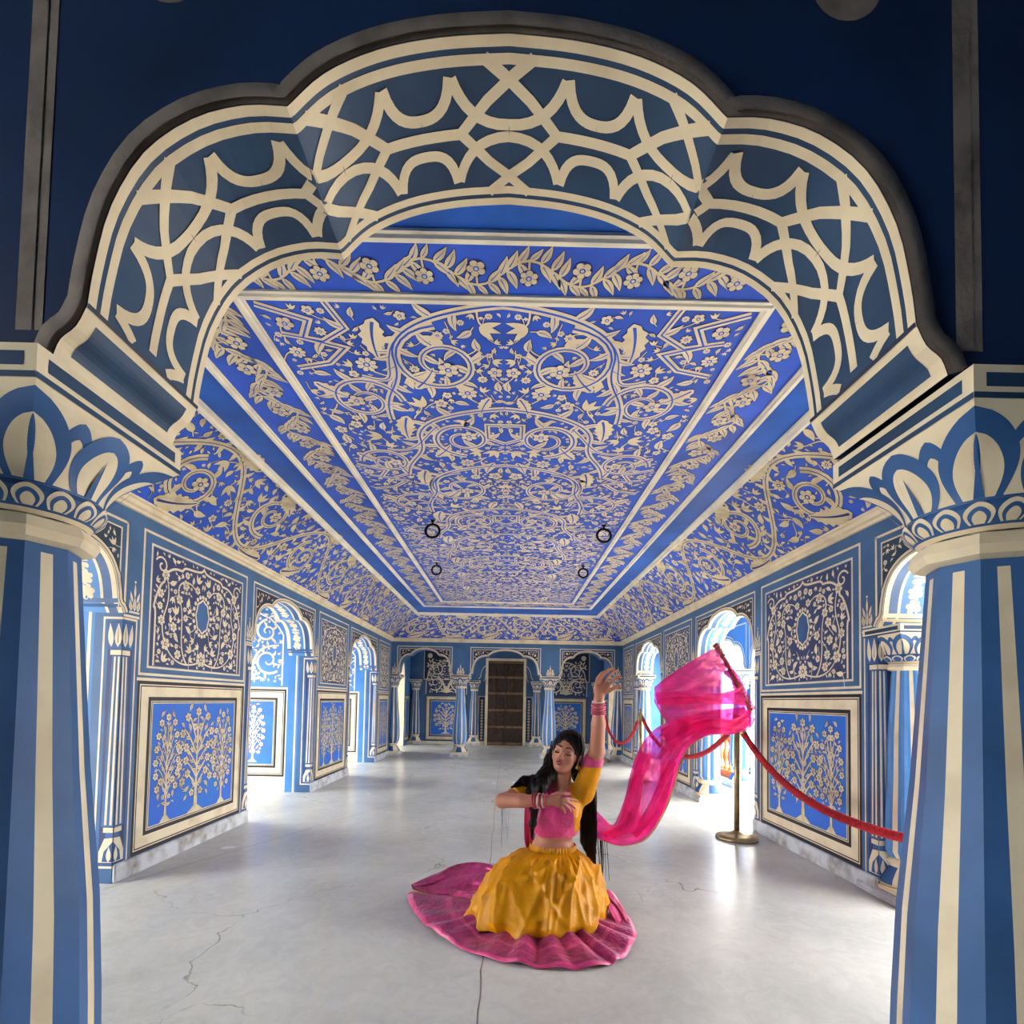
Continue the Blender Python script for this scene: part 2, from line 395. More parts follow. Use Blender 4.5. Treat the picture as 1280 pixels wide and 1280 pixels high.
def upper_panel(p, u0, u1, z0, z1, rnd):
    """framed flower panel with a scalloped inner arch and an oval in the middle"""
    w = u1-u0; cx = (u0+u1)/2
    p.frame(u0, z0, u1, z1, .017, 'cream', 2)
    a, b, c, d = u0+.075, u1-.075, z0+.05, z1-.075
    p.frame(a, c, b, d, .014, 'cream', 2)
    a += .022; b -= .022; c += .02; d -= .022
    p.rect(a, c, b, d, 'navy', 2, .3)
    hw = (b-a)/2; H = d-c
    # scalloped line
    half = [(1-.06, 0), (.94, .45), (.97, .50), (.93, .60), (.86, .70), (.80, .74), (.76, .82), (.62, .88), (.46, .89), (.40, .925), (.2, .935), (.06, .95), (0, .985)]
    half = _cat(half[:6], 3)[:-1]+_cat(half[5:9], 3)[:-1]+_cat(half[8:], 3)
    R = [(cx+x*hw, c+z*H) for x, z in half]; Lf = [(2*cx-x, z) for x, z in R[::-1][1:]]
    p.line(R+Lf, .017, 'cream', 4)
    occ = Occ(.05); occ.path(R, .014)
    # oval
    oz = c+H*.52; ox, oy = hw*.145, H*.155
    ring = [(cx+ox*(1+.05*math.cos(8*t))*math.cos(t), oz+oy*(1+.05*math.cos(8*t))*math.sin(t)) for t in [2*PI*i/32 for i in range(32)]]
    p.fan(ring, 'shaft_blue', 3); p.line(ring, .014, 'cream', 5, closed=True); occ.add(cx, oz, ox*1.15)
    for i in range(20):
        t = 2*PI*i/20; x, y = cx+ox*1.38*math.cos(t), oz+oy*1.24*math.sin(t)
        p.flower(x, y, .017, 'cream', None, 4, 5, t)
    for s in range(5): occ.add(cx+ox*.3, oz+(s-2)*oy*.45, ox*1.25)
    # plume at the foot and vines
    p.flower(cx, c+H*.10, .06, 'cream', 'navy', 4, 7, .3); occ.add(cx, c+H*.1, .062)
    vines = [((0, .08), (.3, .0), (.6, .02), (.74, .2)), ((.74, .2), (.95, .45), (.6, .5), (.75, .78)), ((.3, .03), (.55, .2), (.35, .45), (.5, .62)), ((.5, .62), (.62, .8), (.3, .86), (.15, .74))]
    for v in vines:
        P = bez(*v, 14); A = [(cx+x*hw, c+z*H) for x, z in P]; B = [(2*cx-x, z) for x, z in A]
        p.line(A, .014, 'cream', 4, .009); p.line(B, .014, 'cream', 4, .009); occ.path(A, .009)
    for (x, z, s) in ((.74, .2, .045), (.83, .40, .036), (.78, .80, .04), (.5, .62, .036), (.38, .77, .04), (.60, .36, .036), (.13, .76, .032), (.86, .63, .033), (.5, .12, .035)):
        occ.add(cx+x*hw, c+z*H, s)
        for sg in (1, -1): p.flower(cx+sg*x*hw, c+z*H, s, 'cream', 'navy', 5, 6, x*9)
    def top(x):
        x = abs((x-cx)/hw)
        for (x0, z0_), (x1, z1_) in zip(half, half[1:]):
            if x1 <= x <= x0: return c+H*(z0_+(z1_-z0_)*((x0-x)/(x0-x1+1e-9)))
        return c
    scatter(p, occ, lambda x, y, r: abs(x-cx)+r < hw*.92 and c+r < y < top(x)-r-.01, (cx, c, b, d), [(.040, 300), (.030, 600), (.021, 1200), (.014, 1600)], 'cream', 'navy', 4, rnd, .28, False, sym=cx)
    # corners
    o2 = Occ(.05); o2.path(R, .012)
    S = spiral(b-hw*.15, d-H*.13, hw*.12, hw*.02, .4, 1.2)
    for q in (S, [(2*cx-x, y) for x, y in S]): p.line(q, .013, 'cream', 4)
    o2.add(b-hw*.15, d-H*.13, hw*.13)
    scatter(p, o2, lambda x, y, r: x+r < b-.004 and top(x)+r < y < d-r and x < b, (cx, c+H*.5, b, d), [(.026, 120), (.017, 300), (.012, 500)], 'cream', 'navy', 4, rnd, .1, False, sym=cx)

def spandrels(p, c, hw, zt, rnd, bgm='navy_deep', col='cream', full=True, zf=1.655):
    """frame and scrolls between an arch and its rectangular surround"""
    u0, u1 = c-hw-.012, c+hw+.012
    for (a, b) in ((0, .016), (.05, .010)):
        p.rect(u0+a-.0, zf, u0+a+b, zt-a, col, 3, .5); p.rect(u1-a-b, zf, u1-a, zt-a, col, 3, .5); p.rect(u0+a, zt-a-b, u1-a, zt-a, col, 3, .5)
    pr = prof(c, hw); o1 = prof(c, hw, .035)
    ins = [(x, z) for x, z in pr if u0+.06 < x < u1-.06]
    p.strip(ins, [(x, zt-.06) for x, z in ins], bgm, 1)
    p.strip(pr, o1, col, 3)
    p.line(prof(c, hw, .014), .005, 'navy', 5); p.line(prof(c, hw, .042), .006, 'navy_deep', 4)
    xs = [q[0] for q in pr]; zs = [q[1] for q in pr]
    occ = Occ(.05)
    def f(x, y, r):
        if not (u0+.065 < x-r and x+r < u1-.062 and y+r < zt-.065): return False
        for dx in (-r, 0, r):
            if y-r < np.interp(x+dx, xs, zs)+.055: return False
        return True
    for (dx, dz, r) in ((.13, .13, .055), (.11, .30, .038), (.3, .10, .034)):
        x, z = u1-.06-dx*.75, zt-.06-dz*.75
        if f(x, z, r*.9):
            S = spiral(x, z, r, .008, 1.2, -1.4); occ.add(x, z, r*1.1)
            for q in (S, [(2*c-a, b) for a, b in S]): p.line(q, .012, col, 4)
    scatter(p, occ, f, (c, 1.68, u1, zt), [(.028, 150), (.018, 400), (.012, 700)], col, bgm, 4, rnd, .05, False, sym=c)

def crown(p, c, z, w, col='cream'):
    """small crown finial painted over a capital"""
    p.rect(c-w/2, z, c+w/2, z+.012, col, 3, .5)
    for k in (-1, 0, 1): p.leaf(c+k*w*.3, z+.015, PI/2-k*.2, .09-abs(k)*.02, w*.32, col, 3, 0, 0, 'navy')
    for k in (-.5, .5): p.leaf(c+k*w*.42, z+.07, PI/2-k*.6, .07, w*.22, col, 3)
    p.leaf(c, z+.10, PI/2, .09, w*.2, col, 3); p.disc(c, z+.2, .008, col, 3)

def half_col(p, u0, d, z0=.09, z1=1.62):
    """half of a column painted on a corner strip: u0 the corner, d = +1/-1 the way it runs"""
    def R(a, za, b, zb, m, h): p.rect(min(u0+d*a, u0+d*b), za, max(u0+d*a, u0+d*b), zb, m, h, .5)
    R(0, z0, .118, z1, 'cream', 2); R(0, z0+.014, .106, z1-.014, 'shaft_blue', 3)
    R(.0, z0+.03, .084, z1-.03, 'navy', 4)
    R(0, z1-.20, .088, z1-.034, 'lotus_blue', 4.6)
    p.leaf(u0+d*.022, z1-.185, PI/2, .145, .042, 'cream', 6, 0, 0, 'navy'); p.leaf(u0+d*.062, z1-.185, PI/2-d*.08, .145, .034, 'cream', 6)
    R(0, z1-.235, .066, z1-.205, 'cream', 5)
    p.strip([(u0, z1-.24), (u0, z0+.25)], [(u0+d*.056, z1-.24), (u0+d*.074, z0+.25)], 'shaft_blue', 5)
    for f in (.12, .55): p.strip([(u0+d*.056*f, z1-.245), (u0+d*.074*f, z0+.26)], [(u0+d*.056*(f+.2), z1-.245), (u0+d*.074*(f+.2), z0+.26)], 'cream', 6)
    R(0, z0+.215, .06, z0+.245, 'cream', 5); R(0, z0+.185, .045, z0+.215, 'shaft_blue', 5)
    p.fan([(u0, z0+.035), (u0+d*.082, z0+.035), (u0+d*.082, z0+.10), (u0+d*.05, z0+.18), (u0, z0+.185)], 'cream', 5)
    p.fan([(u0, z0+.04), (u0+d*.06, z0+.04), (u0+d*.05, z0+.10), (u0, z0+.16)], 'lotus_blue', 6); p.leaf(u0+d*.02, z0+.04, PI/2, .09, .03, 'cream', 7)
def big_scroll(p, u0, u1, z0, z1, rnd, m='cream', bgm='sky_blue'):
    cx = (u0+u1)/2; w = u1-u0; h = z1-z0; occ = Occ(.06)
    for (fx, fz, fr, a0, tn) in ((.27, .30, .20, -.8, -1.3), (.25, .68, .17, 1.6, 1.4), (.40, .88, .09, 0, -1.2)):
        x, z, r = cx+fx*w, z0+fz*h, fr*w
        S = spiral(x, z, r, r*.15, a0, tn, 26)
        for q in (S, [(2*cx-a, b) for a, b in S]): p.line(q, w*.035, m, 5, w*.02)
        for k in range(3, 22, 4):
            a, b = S[k]; an = math.atan2(b-z, a-x)
            for sg in (1, -1): p.leaf(cx+sg*(a-cx), b, an if sg > 0 else PI-an, w*.09, w*.035, m, 5, .8*sg)
        occ.path(S, w*.022)
    P = bez((cx, z0+.03*h), (cx+w*.1, z0+h*.3), (cx+w*.05, z0+h*.5), (cx+w*.42, z0+h*.5), 12)
    for q in (P, [(2*cx-a, b) for a, b in P]): p.line(q, w*.05, m, 5, w*.02)
    for k in range(7): p.leaf(cx, z0+h*.05, PI/2+(k-3)*.42, h*.2, w*.045, m, 6, (k-3)*.2)
    scatter(p, occ, lambda x, y, r: x+r < u1-.01 and z0+.01+r < y < z1-.01-r, (cx, z0, u1, z1), [(w*.035, 80), (w*.022, 200)], m, bgm, 5, rnd, .15, False, sym=cx)

def vine_border(p, L, W, m, dark, rnd, h=3, per=.34, u0=0, v0=0, horiz=True, sw=.010):
    """running floral border, local axis u along, v across (0..W)"""
    def T(u, v): return (u0+u, v0+v) if horiz else (v0+v, u0+u)
    n = max(1, int(round(L/per))); per = L/n; c = W/2; amp = W*.24
    P = [T(u, c+amp*math.sin(2*PI*u/per)) for u in [L*i/(n*12) for i in range(n*12+1)]]
    p.line(P, sw, m, h); 
    for i in range(n*2):
        u = per*(i+.5)/2; s = 1 if i % 2 == 0 else -1
        x, y = T(u, c-s*amp*.35); ang = (1 if horiz else 0)
        p.flower(x, y, W*.155, m, dark, h+3, 6 if i % 2 else 5, u*3)
        xx, yy = T(u, c+s*amp); 
        p.line([(xx, yy), (x, y)], sw*.8, m, h)
        for k in range(5):
            du = (k-2)*per*.105; t0 = c+amp*math.sin(2*PI*(u+du)/per)
            for sg in (1, -1):
                if sg == -s and abs(k-2) < 1: continue
                a = sg*(.85+.2*math.sin(k*2+i)); px, py = T(u+du, t0)
                aa = a if horiz else PI/2-a
                l = min(W*.40, (W/2-sg*(t0-c)-.006)/.8)
                if l > .02: p.leaf(px, py, aa, l, l*.36, m, h+(k % 2)*.4, .4*sg, 0, dark if l > .05 else None)

def acanthus_cove(p, L, W, rnd, m, dark, h=3, per=.86):
    n = max(1, int(round(L/per))); per = L/n; occ = Occ(.06); p.ol = ('ultra_dark', .004)
    c = W/2
    for i in range(n):
        s = 1 if i % 2 == 0 else -1; u = per*(i+.5)
        # main stem wave: enters low, loops into a spiral
        S = spiral(u, c-s*W*.10, W*.31, W*.05, PI/2*s+PI*.15, 1.75*s, 40)
        p.line(S, .056, m, h, .026); p.line(S, .008, dark, h+2, .004); occ.path(S, .027)
        st = [(u+per*(q/14-.5), c+s*W*.40*math.cos(PI*(q/14-.5))) for q in range(15)]
        p.line(st, .050, m, h); p.line(st, .007, dark, h+2); occ.path(st, .027)
        for q in range(1, 14, 2):
            a_, b_ = st[q]
            for g in (1, -1): p.leaf(a_, b_, g*1.0+(0 if g > 0 else 0), W*.13, W*.05, m, h+.5, .7*g)
        p.flower(S[-1][0], S[-1][1], W*.085, m, dark, h+3, 6); occ.add(S[-1][0], S[-1][1], W*.08)
        for k in (4, 9, 14, 19, 24, 29):
            a, b = S[k]; an = math.atan2(b-(c-s*W*.10), a-u)+.6*s
            p.leaf(a, b, an, W*.17, W*.06, m, h+1, .9*s); 
        # serrated acanthus leaves at the edges
        for (du, sv, an, l) in ((.36, .47, PI-.25, .30), (-.18, -.47, .2, .28)):
            x, y = u+du*per, c+s*sv*W*.9; a = an if s > 0 else -an
            p.leaf(x, y, a, W*.46, W*.22, m, h+2, .5*s, 6, dark); occ.path([(x+math.cos(a)*W*.38*t, y+math.sin(a)*W*.38*t) for t in (0, .25, .5, .75, 1)], W*.07)
    scatter(p, occ, lambda x, y, r: r < x < L-r and .006+r < y < W-.006-r, (0, 0, L, W), [(.062, int(130*L)), (.042, int(260*L)), (.027, int(420*L)), (.016, int(420*L))], m, dark, h+1, rnd, .12, False)

def ceiling_scrolls(p, x0, x1, y0, y1, rnd):
    """double lined vines with blossoms and leaves mirrored about the middle"""
    p.ol = ('ultra_dark', .0035)
    m, dk = 'cream', 'ultra_dark'; cx = (x0+x1)/2; hw = (x1-x0)/2; occ = Occ(.07)
    def both(P, w, ln=True, w1=None, hh=4):
        for q in (P, [(2*cx-a, b) for a, b in P]):
            p.line(q, w, m, hh, w1)
            if ln: p.line(q, w*.24, 'ultra', hh+2, (w1 or w)*.24)
        occ.path(P, w*.5)
        d_ = 0; g = 1
        for i in range(1, len(P)-1):
            d_ += math.hypot(P[i][0]-P[i-1][0], P[i][1]-P[i-1][1])
            if ln and d_ > .075:
                d_ = 0; g = -g; an = math.atan2(P[i+1][1]-P[i][1], P[i+1][0]-P[i][0])+g*.95
                l = rnd.uniform(.07, .11); ex, ey = P[i][0]+math.cos(an)*(w*.5+l*.55), P[i][1]+math.sin(an)*(w*.5+l*.55)
                if occ.free(ex, ey, l*.22) and x0+.03 < ex < x1-.03 and y0+.03 < ey < y1-.03 and ex > cx+.02:
                    occ.add(ex, ey, l*.3)
                    for q in (1, -1): p.leaf(cx+q*(P[i][0]-cx), P[i][1], an if q > 0 else PI-an, l+w*.4, l*.42, m, hh+1, .8*g*q, 0, 'ultra')
    y = y0; row = 0
    while y < y1-.2:
        H = (.70, .64, .74, .62)[row % 4]; k = row % 2
        yc = y+H*.5
        # inner spiral
        r = (.235, .20, .255, .21)[row % 4]; X = cx+(.29, .24, .31, .25)[row % 4]
        S = spiral(X, yc, r, .05, (-PI/2 if not k else PI/2), (1.6 if not k else -1.6), 38); both(S, .044, True, .022)
        for s in (1, -1):
            p.flower(cx+s*(S[-1][0]-cx), S[-1][1], .05, m, 'ultra', 7, 6)
        occ.add(S[-1][0], S[-1][1], .05)
        for j in (3, 8, 13, 18, 23):
            a, b = S[j]; an = math.atan2(b-yc, a-X)
            for s in (1, -1): p.leaf(cx+s*(a-cx), b, an+.7 if s > 0 else PI-an-.7, .10, .045, m, 5, .8*s)
        # outer loop
        X2 = cx+(.72, .76, .70, .74)[row % 4]; r2 = (.20, .17, .215, .18)[row % 4]; yo = yc+.30
        S = spiral(X2, yo, r2, .045, (PI if not k else 0), (-1.5 if k else 1.5), 34); both(S, .038, True, .02)
        for s in (1, -1): p.flower(cx+s*(S[-1][0]-cx), S[-1][1], .045, m, 'ultra', 7, 5)
        occ.add(S[-1][0], S[-1][1], .045)
        # linking vines
        P = bez((cx, y), (cx+.18, y+.02), (cx+.52, y+.10), (cx+.50, y+.34), 16); both(P, .040)
        P = bez((cx+.50, y+.34), (cx+.50, y+.55), (cx+.62, y+.55), (X2-.1, yo+.17), 14); both(P, .038)
        P = bez((X+r*.7, yc-r*.7), (X+r*1.3, yc), (X2-r2*1.3, yo-.1), (X2-r2*.2, yo-r2), 12); both(P, .026)
        # angular strap star at the side
        if row % 2 == 0:
            Z = [(cx+hw-.02, y+.02), (cx+.80, y+.10), (cx+.86, y+.20), (cx+.70, y+.26), (cx+.80, y+.36), (cx+hw-.04, y+.40)]
            both(Z, .034)
            Z = [(cx+.70, y+.0), (cx+.66, y+.14), (cx+.78, y+.22), (cx+.94, y+.18)]; both(Z, .03)
        else:
            Z = [(cx, y+.16), (cx+.10, y+.16), (cx+.10, y+.30), (cx, y+.36)]; both(Z, .032)
        # acanthus leaves beside the vines
        for (lx, ly, la, ll) in ((.53, .08, 1.2, .26), (.44, .54, -2.4, .20), (.93, .50, 2.2, .20), (.07, .60, 1.0, .17)):
            for s in (1, -1):
                p.leaf(cx+s*lx, y+ly, la if s > 0 else PI-la, ll, ll*.42, m, 5, .5*s, 5, 'ultra')
            occ.path([(cx+lx+math.cos(la)*ll*t, y+ly+math.sin(la)*ll*t) for t in (0, .3, .6, .9)], ll*.18)
        y += H; row += 1
    scatter(p, occ, lambda x, y, r: x+r < x1-.01 and y0+.01+r < y < y1-.01-r, (cx, y0, x1, y1), [(.055, 900), (.04, 2600), (.028, 5200), (.018, 9000), (.012, 9000)], m, 'ultra', 4, rnd, .3, True, sym=cx)

def strapwork(p, S0, S1, m='cream', L=.34, t0=.15, t1=.85, w=.0195):
    """interlaced bands on the underside of the near arch; u = arc length, v = 0..1"""
    th = .292
    def D(P): return [(a, b) for a, b in P]
    def ln(P, ww=w):
        # dense resample, widths in metres, v scaled by thickness
        Q = []
        for (a, b), (c, d) in zip(P, P[1:]):
            k = max(1, int(math.hypot(c-a, (d-b)*th)/.02))
            for i in range(k): Q.append((a+(c-a)*i/k, b+(d-b)*i/k))
        Q.append(P[-1]); Q = [(a, b*th) for a, b in Q]
        if len(Q) < 2: return
        b0 = len(p.V); p.line(Q, ww, m, 3)
        for i in range(b0, len(p.V)): u, v, h = p.V[i]; p.V[i] = (min(max(u, S0), S1), v/th, h)
    def V(t): return t0+(t1-t0)*t
    n = int(math.ceil((S1-S0)/2/L))
    for k in range(-n, n+1):
        c = k*L
        def q(P):
            P = [(c+x*L, V(t)) for x, t in P]; P = [(a, b) for a, b in P if S0-.002 <= a <= S1+.002]
            if len(P) > 1: ln(P)
        for s in (1, -1):
            q([(s*-.13, -.07), (s*.12, .24), (s*.28, .5), (s*.12, .76), (s*-.13, 1.07)])      # diamond
            q(bez((s*.31, .06), (s*.27, .3), (s*.18, .46), (0, .46), 8))                       # deep U
            q(bez((s*.31, .94), (s*.27, .74), (s*.18, .56), (0, .56), 8))
            q(bez((s*.32, .05), (s*.345, .34), (s*.43, .34), (s*.5, .34), 8))                   # scallop
            q(bez((s*.32, .95), (s*.345, .68), (s*.43, .65), (s*.5, .65), 8))
            q([(s*.28, .5), (s*.5, .5)])
            pass
    for (a, b) in ((0, .055), (.085, .14)):
        for f in (lambda t: t, lambda t: 1-t):
            A = [(S0+(S1-S0)*i/260, f(a)) for i in range(261)]; B = [(u, f(b)) for (u, _) in A]; p.strip(A, B, m, 2)

# ---------------------------------------------------------------- columns
def ring_obj(name, rings, mats, mfun, parent, caps=True, sm=False):
    """loft through rings (lists of equal length)"""
    V = []; F = []; M = []; ms = list(mats)
    n = len(rings[0])
    for r in rings: V += r
    for j in range(len(rings)-1):
        for i in range(n):
            F.append((j*n+i, j*n+(i+1) % n, (j+1)*n+(i+1) % n, (j+1)*n+i)); M.append(mfun(i, j))
    if caps: F.append(tuple(range(n))[::-1]); M.append(0); F.append(tuple(range(len(V)-n, len(V)))); M.append(0)
    return mesh_obj(name, V, F, ms, M, parent, sm)
def octring(r, z, fr=(0, .5), rot=0):
    out = []
    for k in range(8):
        a0, a1 = rot+k*PI/4, rot+(k+1)*PI/4
        p0 = (r*math.cos(a0), r*math.sin(a0)); p1 = (r*math.cos(a1), r*math.sin(a1))
        for f in fr: out.append((p0[0]+(p1[0]-p0[0])*f, p0[1]+(p1[1]-p0[1])*f, z))
    return out
def sqring(r, hf, t, z, n=64, rot=0):
    """circle of radius r (t=0) blending to a square of half width hf (t=1)"""
    out = []
    for i in range(n):
        a = rot+2*PI*i/n; c, s = math.cos(a), math.sin(a); q = hf/max(abs(c), abs(s)); R = r*(1-t)+q*t
        out.append((R*c, R*s, z))
    return out
def petals(P, n, t0, t1, wf, mo, mi, mc, h, off=0, inner=.68, point=2.2):
    """pointed lotus petals on an unrolled band: u angle, v height 0..1"""
    for k in range(n):
        c = off+2*PI*k/n; hw = PI/n*wf
        def shp(s, top):
            L = []; R = []
            for i in range(27):
                t = i/26; wd = hw*s*(max(0, 1-t**point)**.62)*(.70+.42*math.sin(min(t, .6)/.6*PI/2)); v = t0+(top-t0)*t
                L.append((c-wd, v)); R.append((c+wd, v))
            return L, R
        A, B = shp(1, t1); P.strip(A, B, mo, h, 6 if hw > .2 else 2)
        A, B = shp(inner, t0+(t1-t0)*.76); P.strip(A, B, mi, h+2, 5 if hw > .2 else 2)
        if mc: P.strip([(c-hw*.16, t0), (c, t0+(t1-t0)*.60)], [(c+hw*.16, t0), (c, t0+(t1-t0)*.60)], mc, h+4)
def column(loc, label, group, name='column', near=False, ab=.172, shaft=('shaft_blue', 'cream'), rmax=.152, rtop=.084, half=None, scale=1, cat='column', rt=0):
    t = empty(name, loc, label, cat, group, rt); t['kind'] = 'thing'
    if not near: t.scale[2] = 1.645/1.70
    z0 = .26
    blue, cr = shaft
    # plinth and bulb base
    box('plinth', -.19*scale, -.19*scale, 0, .19*scale, .19*scale, .055, 'plinth', t, .008)
    box('plinth_block', -.165*scale, -.165*scale, .055, .165*scale, .165*scale, .085, 'cream', t, .006)
    prof_b = [(.15, .085), (.158, .10), (.15, .13), (.125, .17), (.10, .20), (.095, .215), (.115, .225), (.12, .24), (.10, .255)]
    n = 32
    rings = [[(r*scale*math.cos(2*PI*i/n), r*scale*math.sin(2*PI*i/n), z) for i in range(n)] for r, z in prof_b]
    b = ring_obj('bulb_base', rings, ['cream', 'lotus_blue'], lambda i, j: 1 if (j in (1, 2, 3) and (i % 8) in (0, 1, 6, 7)) else 0, t, sm=True)
    # shaft
    zt = 1.42
    pr = [(.105, .255), (.135, .30), (rmax-.004, .36), (rmax, .44), (rmax-.004, .56), (rmax-.014, .75), (rtop+.03, 1.0), (rtop+.012, 1.25), (rtop, zt)]
    if near:
        fr = (0, .36, .64); rr = [octring(r, z, fr) for r, z in pr]
        mf = lambda i, j: 1 if (i % 3 == 1 and j < 8) else 0
        pr2 = pr
        rr = [octring(r, z, fr) for r, z in pr[:-1]]+[octring(rtop+.001, 1.405, fr), octring(rtop, zt, fr)]
        mf = lambda i, j: 1 if (i % 3 == 1 and j != len(rr)-2) else 0
        ring_obj('shaft', rr, [blue, cr], mf, t)
    else:
        fr = (0, .2, .36, .64, .8); rr = [octring(r, z, fr) for r, z in pr]
        ring_obj('shaft', rr, [blue, cr, 'sky_blue'], lambda i, j: (1 if i % 5 == 2 else (2 if i % 5 in (1, 3) and shaft[0] == 'shaft_light' else 0)), t)
    # collar
    cz = [(rtop+.004, zt), (rtop+.022, zt+.006), (rtop+.03, zt+.022), (rtop+.022, zt+.042), (rtop+.008, zt+.048)]
    ring_obj('collar', [octring(r, z, (0, .5)) for r, z in cz], ['cream' if not near else 'cream'], lambda i, j: 0, t)
    # petal band and lotus capital
    Z0, Z1 = zt+.048, 1.645
    def cap_r(v):
        if v < .28: q = v/.28; return rtop+.008+.030*math.sin(q*PI*.62), 0
        q = (v-.28)/.72; return rtop+.030+(ab-rtop-.030)*(q**1.5), q**2.2
    def capmap(u, v, h):
        r, tt = cap_r(v); c, s = math.cos(u), math.sin(u); q = ab/max(abs(c), abs(s)); R = r*(1-tt)+q*tt+h*.5
        return (R*c, R*s, Z0+(Z1-Z0)*v)
    P = Pt(); nn = 64 if near else 32
    P.grid(0, 0, 2*PI, .28, nn, 4, 'lotus_blue', 0); P.grid(0, .28, 2*PI, 1, nn, 12 if near else 7, 'cream', 0)
    P.grid(0, 0, 2*PI, .04, nn, 1, 'cream', 1)
    petals(P, 16 if near else 12, .06, .26, .95, 'cream', 'lotus_blue', None, 1, 0, .74)
    if near: petals(P, 16, .06, .17, .45, 'cream', 'cream', None, 5)
    P.grid(0, .28, 2*PI, .325, nn, 1, 'lotus_blue', 2)
    petals(P, 8, .30, .90, .62, 'lotus_blue', 'cream', None, 1, PI/8, .7, 1.5)
    petals(P, 8, .30, .955, .98, 'lotus_blue', 'cream', 'lotus_blue', 6, 0, .66)
    P.build('lotus_capital', capmap, t)
    # abacus
    P = Pt()
    bx = ab+.002
    V = []
    def abmap(side):
        def f(u, v, h):
            p_ = [(u, -bx-h), (bx+h, u), (-u, bx+h), (-bx-h, -u)][side]
            return (p_[0], p_[1], 1.645+v)
        return f
    Vv = []; Ff = []; ms = ['cream', 'soffit_blue']; M = []
    for sd_ in range(4):
        q = Pt(); q.rect(-bx, 0, bx, .055, 'cream', 0, .5); q.rect(-bx+.020, .019, bx-.020, .042, 'soffit_blue', 1, .5); q.rect(-bx, 0, bx, .010, 'soffit_blue', 1, .5)
        b0 = len(Vv); Vv += [abmap(sd_)(*v) for v in q.V]; Ff += [tuple(i+b0 for i in f) for f in q.F]; M += [ms.index(q.ms[i]) for i in q.M]
    for z in (1.645, 1.70):
        b0 = len(Vv); Vv += [(-bx, -bx, z), (bx, -bx, z), (bx, bx, z), (-bx, bx, z)]; Ff.append((b0, b0+1, b0+2, b0+3)); M.append(0)
    mesh_obj('abacus', Vv, Ff, ms, M, t)
    return t

# ================================================================ SETTING
def floor_mat():
    m = bpy.data.materials.new('polished_floor'); m.use_nodes = True; nt = m.node_tree; N = nt.nodes; L = nt.links
    b = N['Principled BSDF']; tc = N.new('ShaderNodeTexCoord')
    def noise(sc_, det=6, dist=0, rough=.55):
        n = N.new('ShaderNodeTexNoise'); n.inputs['Scale'].default_value = sc_; n.inputs['Detail'].default_value = det
        n.inputs['Distortion'].default_value = dist; n.inputs['Roughness'].default_value = rough; L.new(tc.outputs['Object'], n.inputs['Vector']); return n.outputs['Fac']
    def ramp(src, els):
        r = N.new('ShaderNodeValToRGB'); e = r.color_ramp.elements
        e[0].position, e[0].color = els[0][0], (*lin(els[0][1]), 1); e[1].position, e[1].color = els[-1][0], (*lin(els[-1][1]), 1)
        for p_, c in els[1:-1]: q = e.new(p_); q.color = (*lin(c), 1)
        L.new(src, r.inputs['Fac']); return r.outputs['Color']
    def mix(a, b_, f, mode='MIX'):
        x = N.new('ShaderNodeMix'); x.data_type = 'RGBA'; x.blend_type = mode
        if isinstance(f, float): x.inputs['Factor'].default_value = f
        else: L.new(f, x.inputs['Factor'])
        L.new(a, x.inputs['A']); L.new(b_, x.inputs['B']); return x.outputs['Result']
    base = ramp(noise(1.3, 8, .4), [(.3, (192, 191, 184)), (.5, (206, 205, 197)), (.7, (218, 216, 206))])
    streak = ramp(noise(9, 8, 1.5, .7), [(.3, (175, 175, 172)), (.7, (255, 255, 255))])
    c = mix(base, streak, .3, 'MULTIPLY')
    # cracks
    vd = N.new('ShaderNodeTexVoronoi'); vd.feature = 'DISTANCE_TO_EDGE'; vd.inputs['Scale'].default_value = .8
    ds = N.new('ShaderNodeTexNoise'); ds.inputs['Scale'].default_value = 3.5; ds.inputs['Detail'].default_value = 6; L.new(tc.outputs['Object'], ds.inputs['Vector'])
    vm = N.new('ShaderNodeVectorMath'); vm.operation = 'MULTIPLY_ADD'; vm.inputs[1].default_value = (.5, .5, .5)
    L.new(ds.outputs['Color'], vm.inputs[0]); L.new(tc.outputs['Object'], vm.inputs[2]); L.new(vm.outputs[0], vd.inputs['Vector'])
    ck = ramp(vd.outputs['Distance'], [(0, (140, 134, 124)), (.002, (185, 180, 172)), (.005, (255, 255, 255))])
    msk = ramp(noise(1.1, 3), [(.5, (0, 0, 0)), (.6, (255, 255, 255))])
    c = mix(c, mix(c, ck, 1.0, 'MULTIPLY'), msk)
    # brown wear spots
    sp = ramp(noise(3.2, 9, .8, .75), [(.64, (0, 0, 0)), (.80, (70, 70, 70))])
    br = N.new('ShaderNodeRGB'); br.outputs[0].default_value = (*lin((132, 116, 98)), 1)
    c2 = mix(c, br.outputs[0], .55); c = mix(c, c2, sp)
    L.new(c, b.inputs['Base Color'])
    rr = N.new('ShaderNodeMapRange'); rr.inputs['To Min'].default_value = .13; rr.inputs['To Max'].default_value = .34
    L.new(noise(2.2, 7, .6), rr.inputs['Value']); L.new(rr.outputs[0], b.inputs['Roughness'])
    b.inputs['Specular IOR Level'].default_value = .30
    bp = N.new('ShaderNodeBump'); bp.inputs['Strength'].default_value = .12; bp.inputs['Distance'].default_value = .01
    L.new(noise(5, 5), bp.inputs['Height']); L.new(bp.outputs['Normal'], b.inputs['Normal'])
    MATS['floor'] = m
floor_mat()
HX = 2.33; YF = 1.10; YBK = 10.15; ZC = 2.304; ZT = 2.69
